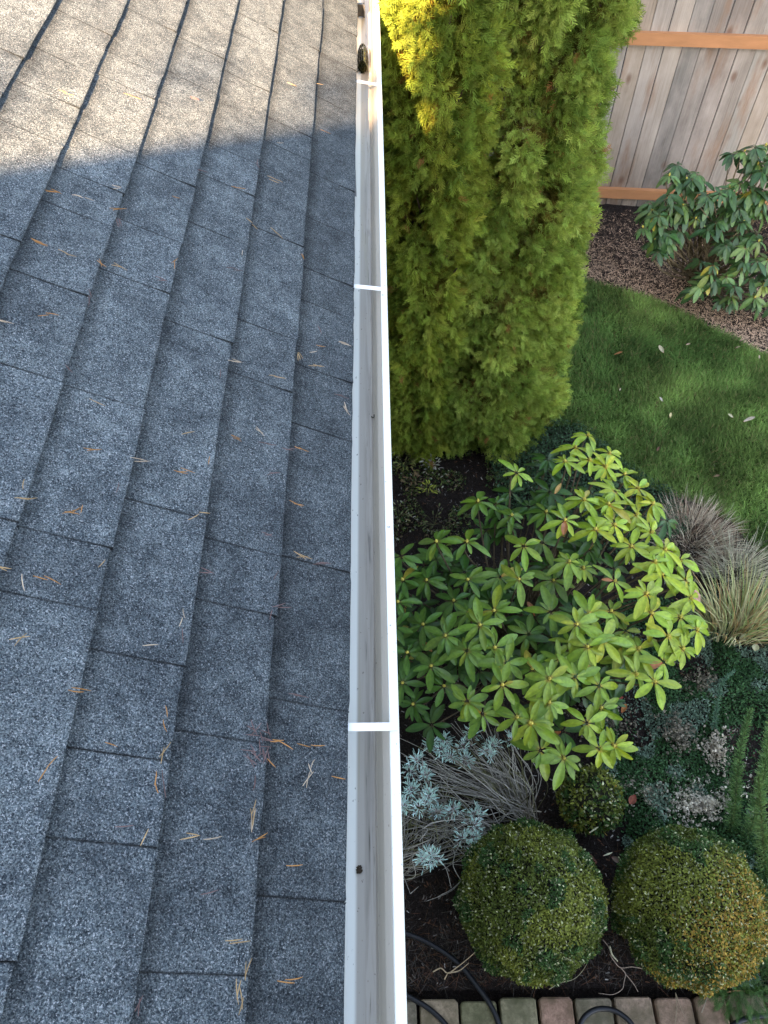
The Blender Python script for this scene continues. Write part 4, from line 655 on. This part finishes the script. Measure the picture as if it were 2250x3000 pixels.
def stick(label,paths,col,r):
    mb=MB()
    for p in paths:
        P_=curve(p,5); tube(mb,P_,np.linspace(r,r*.5,len(P_)),A(col)*rnd.uniform(.85,1.1),6)
    tag(obj('dry_stick',mb,M_twig,smooth=True),label,'dry stick','dry sticks and stalks on the bed')
stick('forked pale stick left of the left ball beside the hose',[[(.28,.358,.03),(.315,.370,.045),(.345,.352,.035),(.385,.372,.04),(.43,.40,.05),(.47,.428,.05)],[(.345,.352,.04),(.37,.355,.035),(.40,.362,.04),(.44,.388,.045)],[(.33,.33,.02),(.345,.352,.04)]],(.50,.38,.24),.0032)
stick('thin pale stalk curving along the bottom of the left ball',[[(.785,.285,.03),(.83,.305,.05),(.89,.318,.06),(.93,.345,.07),(.965,.385,.08)]],(.42,.38,.24),.002)
stick('branched pale root spray in the gap below the two balls',[[(1.07,.412,.05),(1.085,.385,.05),(1.11,.36,.045),(1.16,.362,.05),(1.22,.352,.04),(1.235,.34,.03)],[(1.11,.36,.045),(1.13,.338,.03),(1.12,.31,.025),(1.105,.28,.025),(1.06,.262,.02),(1.0,.268,.02)],[(1.13,.338,.03),(1.16,.30,.025),(1.175,.27,.02)],[(1.05,.47,.05),(1.07,.44,.05),(1.08,.40,.045)]],(.45,.35,.27),.0022)
stick('straight pale stalk leaning across the paver under the right ball',[[(1.43,.19,.03),(1.47,.25,.04),(1.50,.30,.05)]],(.42,.36,.26),.002)
stick('forked pale straw lying on the beige paver',[[(1.335,.265,.03),(1.33,.21,.022),(1.31,.15,.018),(1.30,.09,.018)],[(1.335,.265,.03),(1.345,.22,.022),(1.36,.17,.018)]],(.42,.34,.22),.0016)
stick('pale bare twig beside the gutter left of the silver shrub',[[(.13,.82,.12),(.16,.74,.08),(.19,.67,.05)],[(.19,.67,.05),(.23,.70,.05)]],(.40,.38,.34),.0022)
stick('thick pale dead shoot at the left foot of the right ball',[[(1.065,.44,.09),(1.075,.41,.07),(1.10,.385,.05)]],(.55,.52,.36),.005)
stick('orange-tipped dead stalk among the herbs at bottom right',[[(1.55,.262,.05),(1.60,.266,.05),(1.63,.264,.05)]],(.50,.28,.14),.003)
for a,b_,l in(((2.25,2.35,.02),(2.42,2.72,.38),'long straight grass stalk over the lawn edge at right'),((2.05,2.5,.02),(2.19,2.72,.30),'thin straight stalk rising from the dead tuft')): stick(l,[[a,tuple((A(a)+A(b_))/2+A([0,0,.01])),b_]],(.40,.42,.26),.0014)
stick('curved brown root on the mulch at the lawn edge',[[(2.28,5.02,.02),(2.36,4.93,.03),(2.47,4.84,.03),(2.56,4.83,.02),(2.60,4.87,.01)]],(.25,.17,.11),.006)
# pale bare twigs of the far rhododendron
stick('pale arching bare twig in front of the lower fence rail',[[(2.20,5.35,.33),(2.30,5.40,.45),(2.42,5.42,.47),(2.50,5.40,.46),(2.53,5.36,.38)]],(.42,.34,.24),.005)
# =====================================================================  UNSEEN HOUSE ADDED BEHIND THE CAMERA, its gable shaped to cast the roof shade
nb=thing('shade_caster_house',(-4,-8,-.06),'unseen gable house added behind the camera to cast shade on the roof','house')
mb=MB(); gx=[(-9,-.06),(1,-.06),(1,6.5),(-1.0,7.60),(-9,4.08)]
V=[(x,-5.15,z) for x,z in gx]+[(x,-10,z) for x,z in gx]; mb.add(V,[[0,1,2,3,4],[9,8,7,6,5]]+[[i,i+5,(i+1)%5+5,(i+1)%5] for i in range(5)],(.40,.38,.34)); obj('siding_wall',mb,M_wall,nb)
mb=MB()
for (x0,z0),(x1,z1) in(((-9.4,4.0),(-1.0,7.70)),((-1.0,7.70),(1.4,6.34))):
    V=[(x,y_,z+dz) for dz in(-.06,.06) for x,z in((x0,z0),(x1,z1)) for y_ in(-5.0,-10.2)]
    mb.add(V,[[0,2,3,1],[4,5,7,6],[0,1,5,4],[2,6,7,3],[0,4,6,2],[1,3,7,5]],(.45,.45,.45))
obj('roof',mb,M_shingle,nb)
mb=MB(); box(mb,-4.6,-3.4,-5.17,-5.152,2.6,4.0,(.8,.8,.78)); wf=obj('window',mb,M_white,nb); mb=MB(); box(mb,-4.52,-3.48,-5.185,-5.172,2.68,3.92,(.05,.06,.07)); obj('pane',mb,M_rubber,wf)
# =====================================================================  UNSEEN TREES ADDED BEHIND THE CAMERA to shade the near roof and the yard
def shade_caster_tree(label,c,rad,n,sz,sq=1.):
    t=thing('shade_caster_tree',(c[0],c[1],-.06),label,'tree'); mb=MB(); o=rdir(n); r=rng.uniform(.25,1,n)**.4*(1+.10*(vnoise(o*3+5,31)-.5)*2)
    p=A(c)+o*r[:,None]*A(rad); mb.inst(BOXL,p,frames(rdir(n),rdir(n)),rng.uniform(.7,1.3,n)*sz,vary([.05,.10,.03],n,.3)); obj('crown',mb,M_small,t)
    mb=MB(); tube(mb,[(c[0],c[1],-.06),(c[0]+.1,c[1],c[2]*.5),(c[0],c[1]+.1,c[2]+rad[2]*.6)],[.28,.2,.06],(.12,.09,.06),10); obj('trunk',mb,M_bark,t)
shade_caster_tree('tall unseen tree added behind the camera at right to shade the yard',(.54,-5.6,6.6),(2.42,1.7,7.4),34000,.26)
shade_caster_tree('sparse unseen tree added behind the gable house to soften its shade edge',(-3.9,-12,8.6),(3.3,1.5,2.85),3000,.22)  # thin crown added to break up the gable's straight shade edge
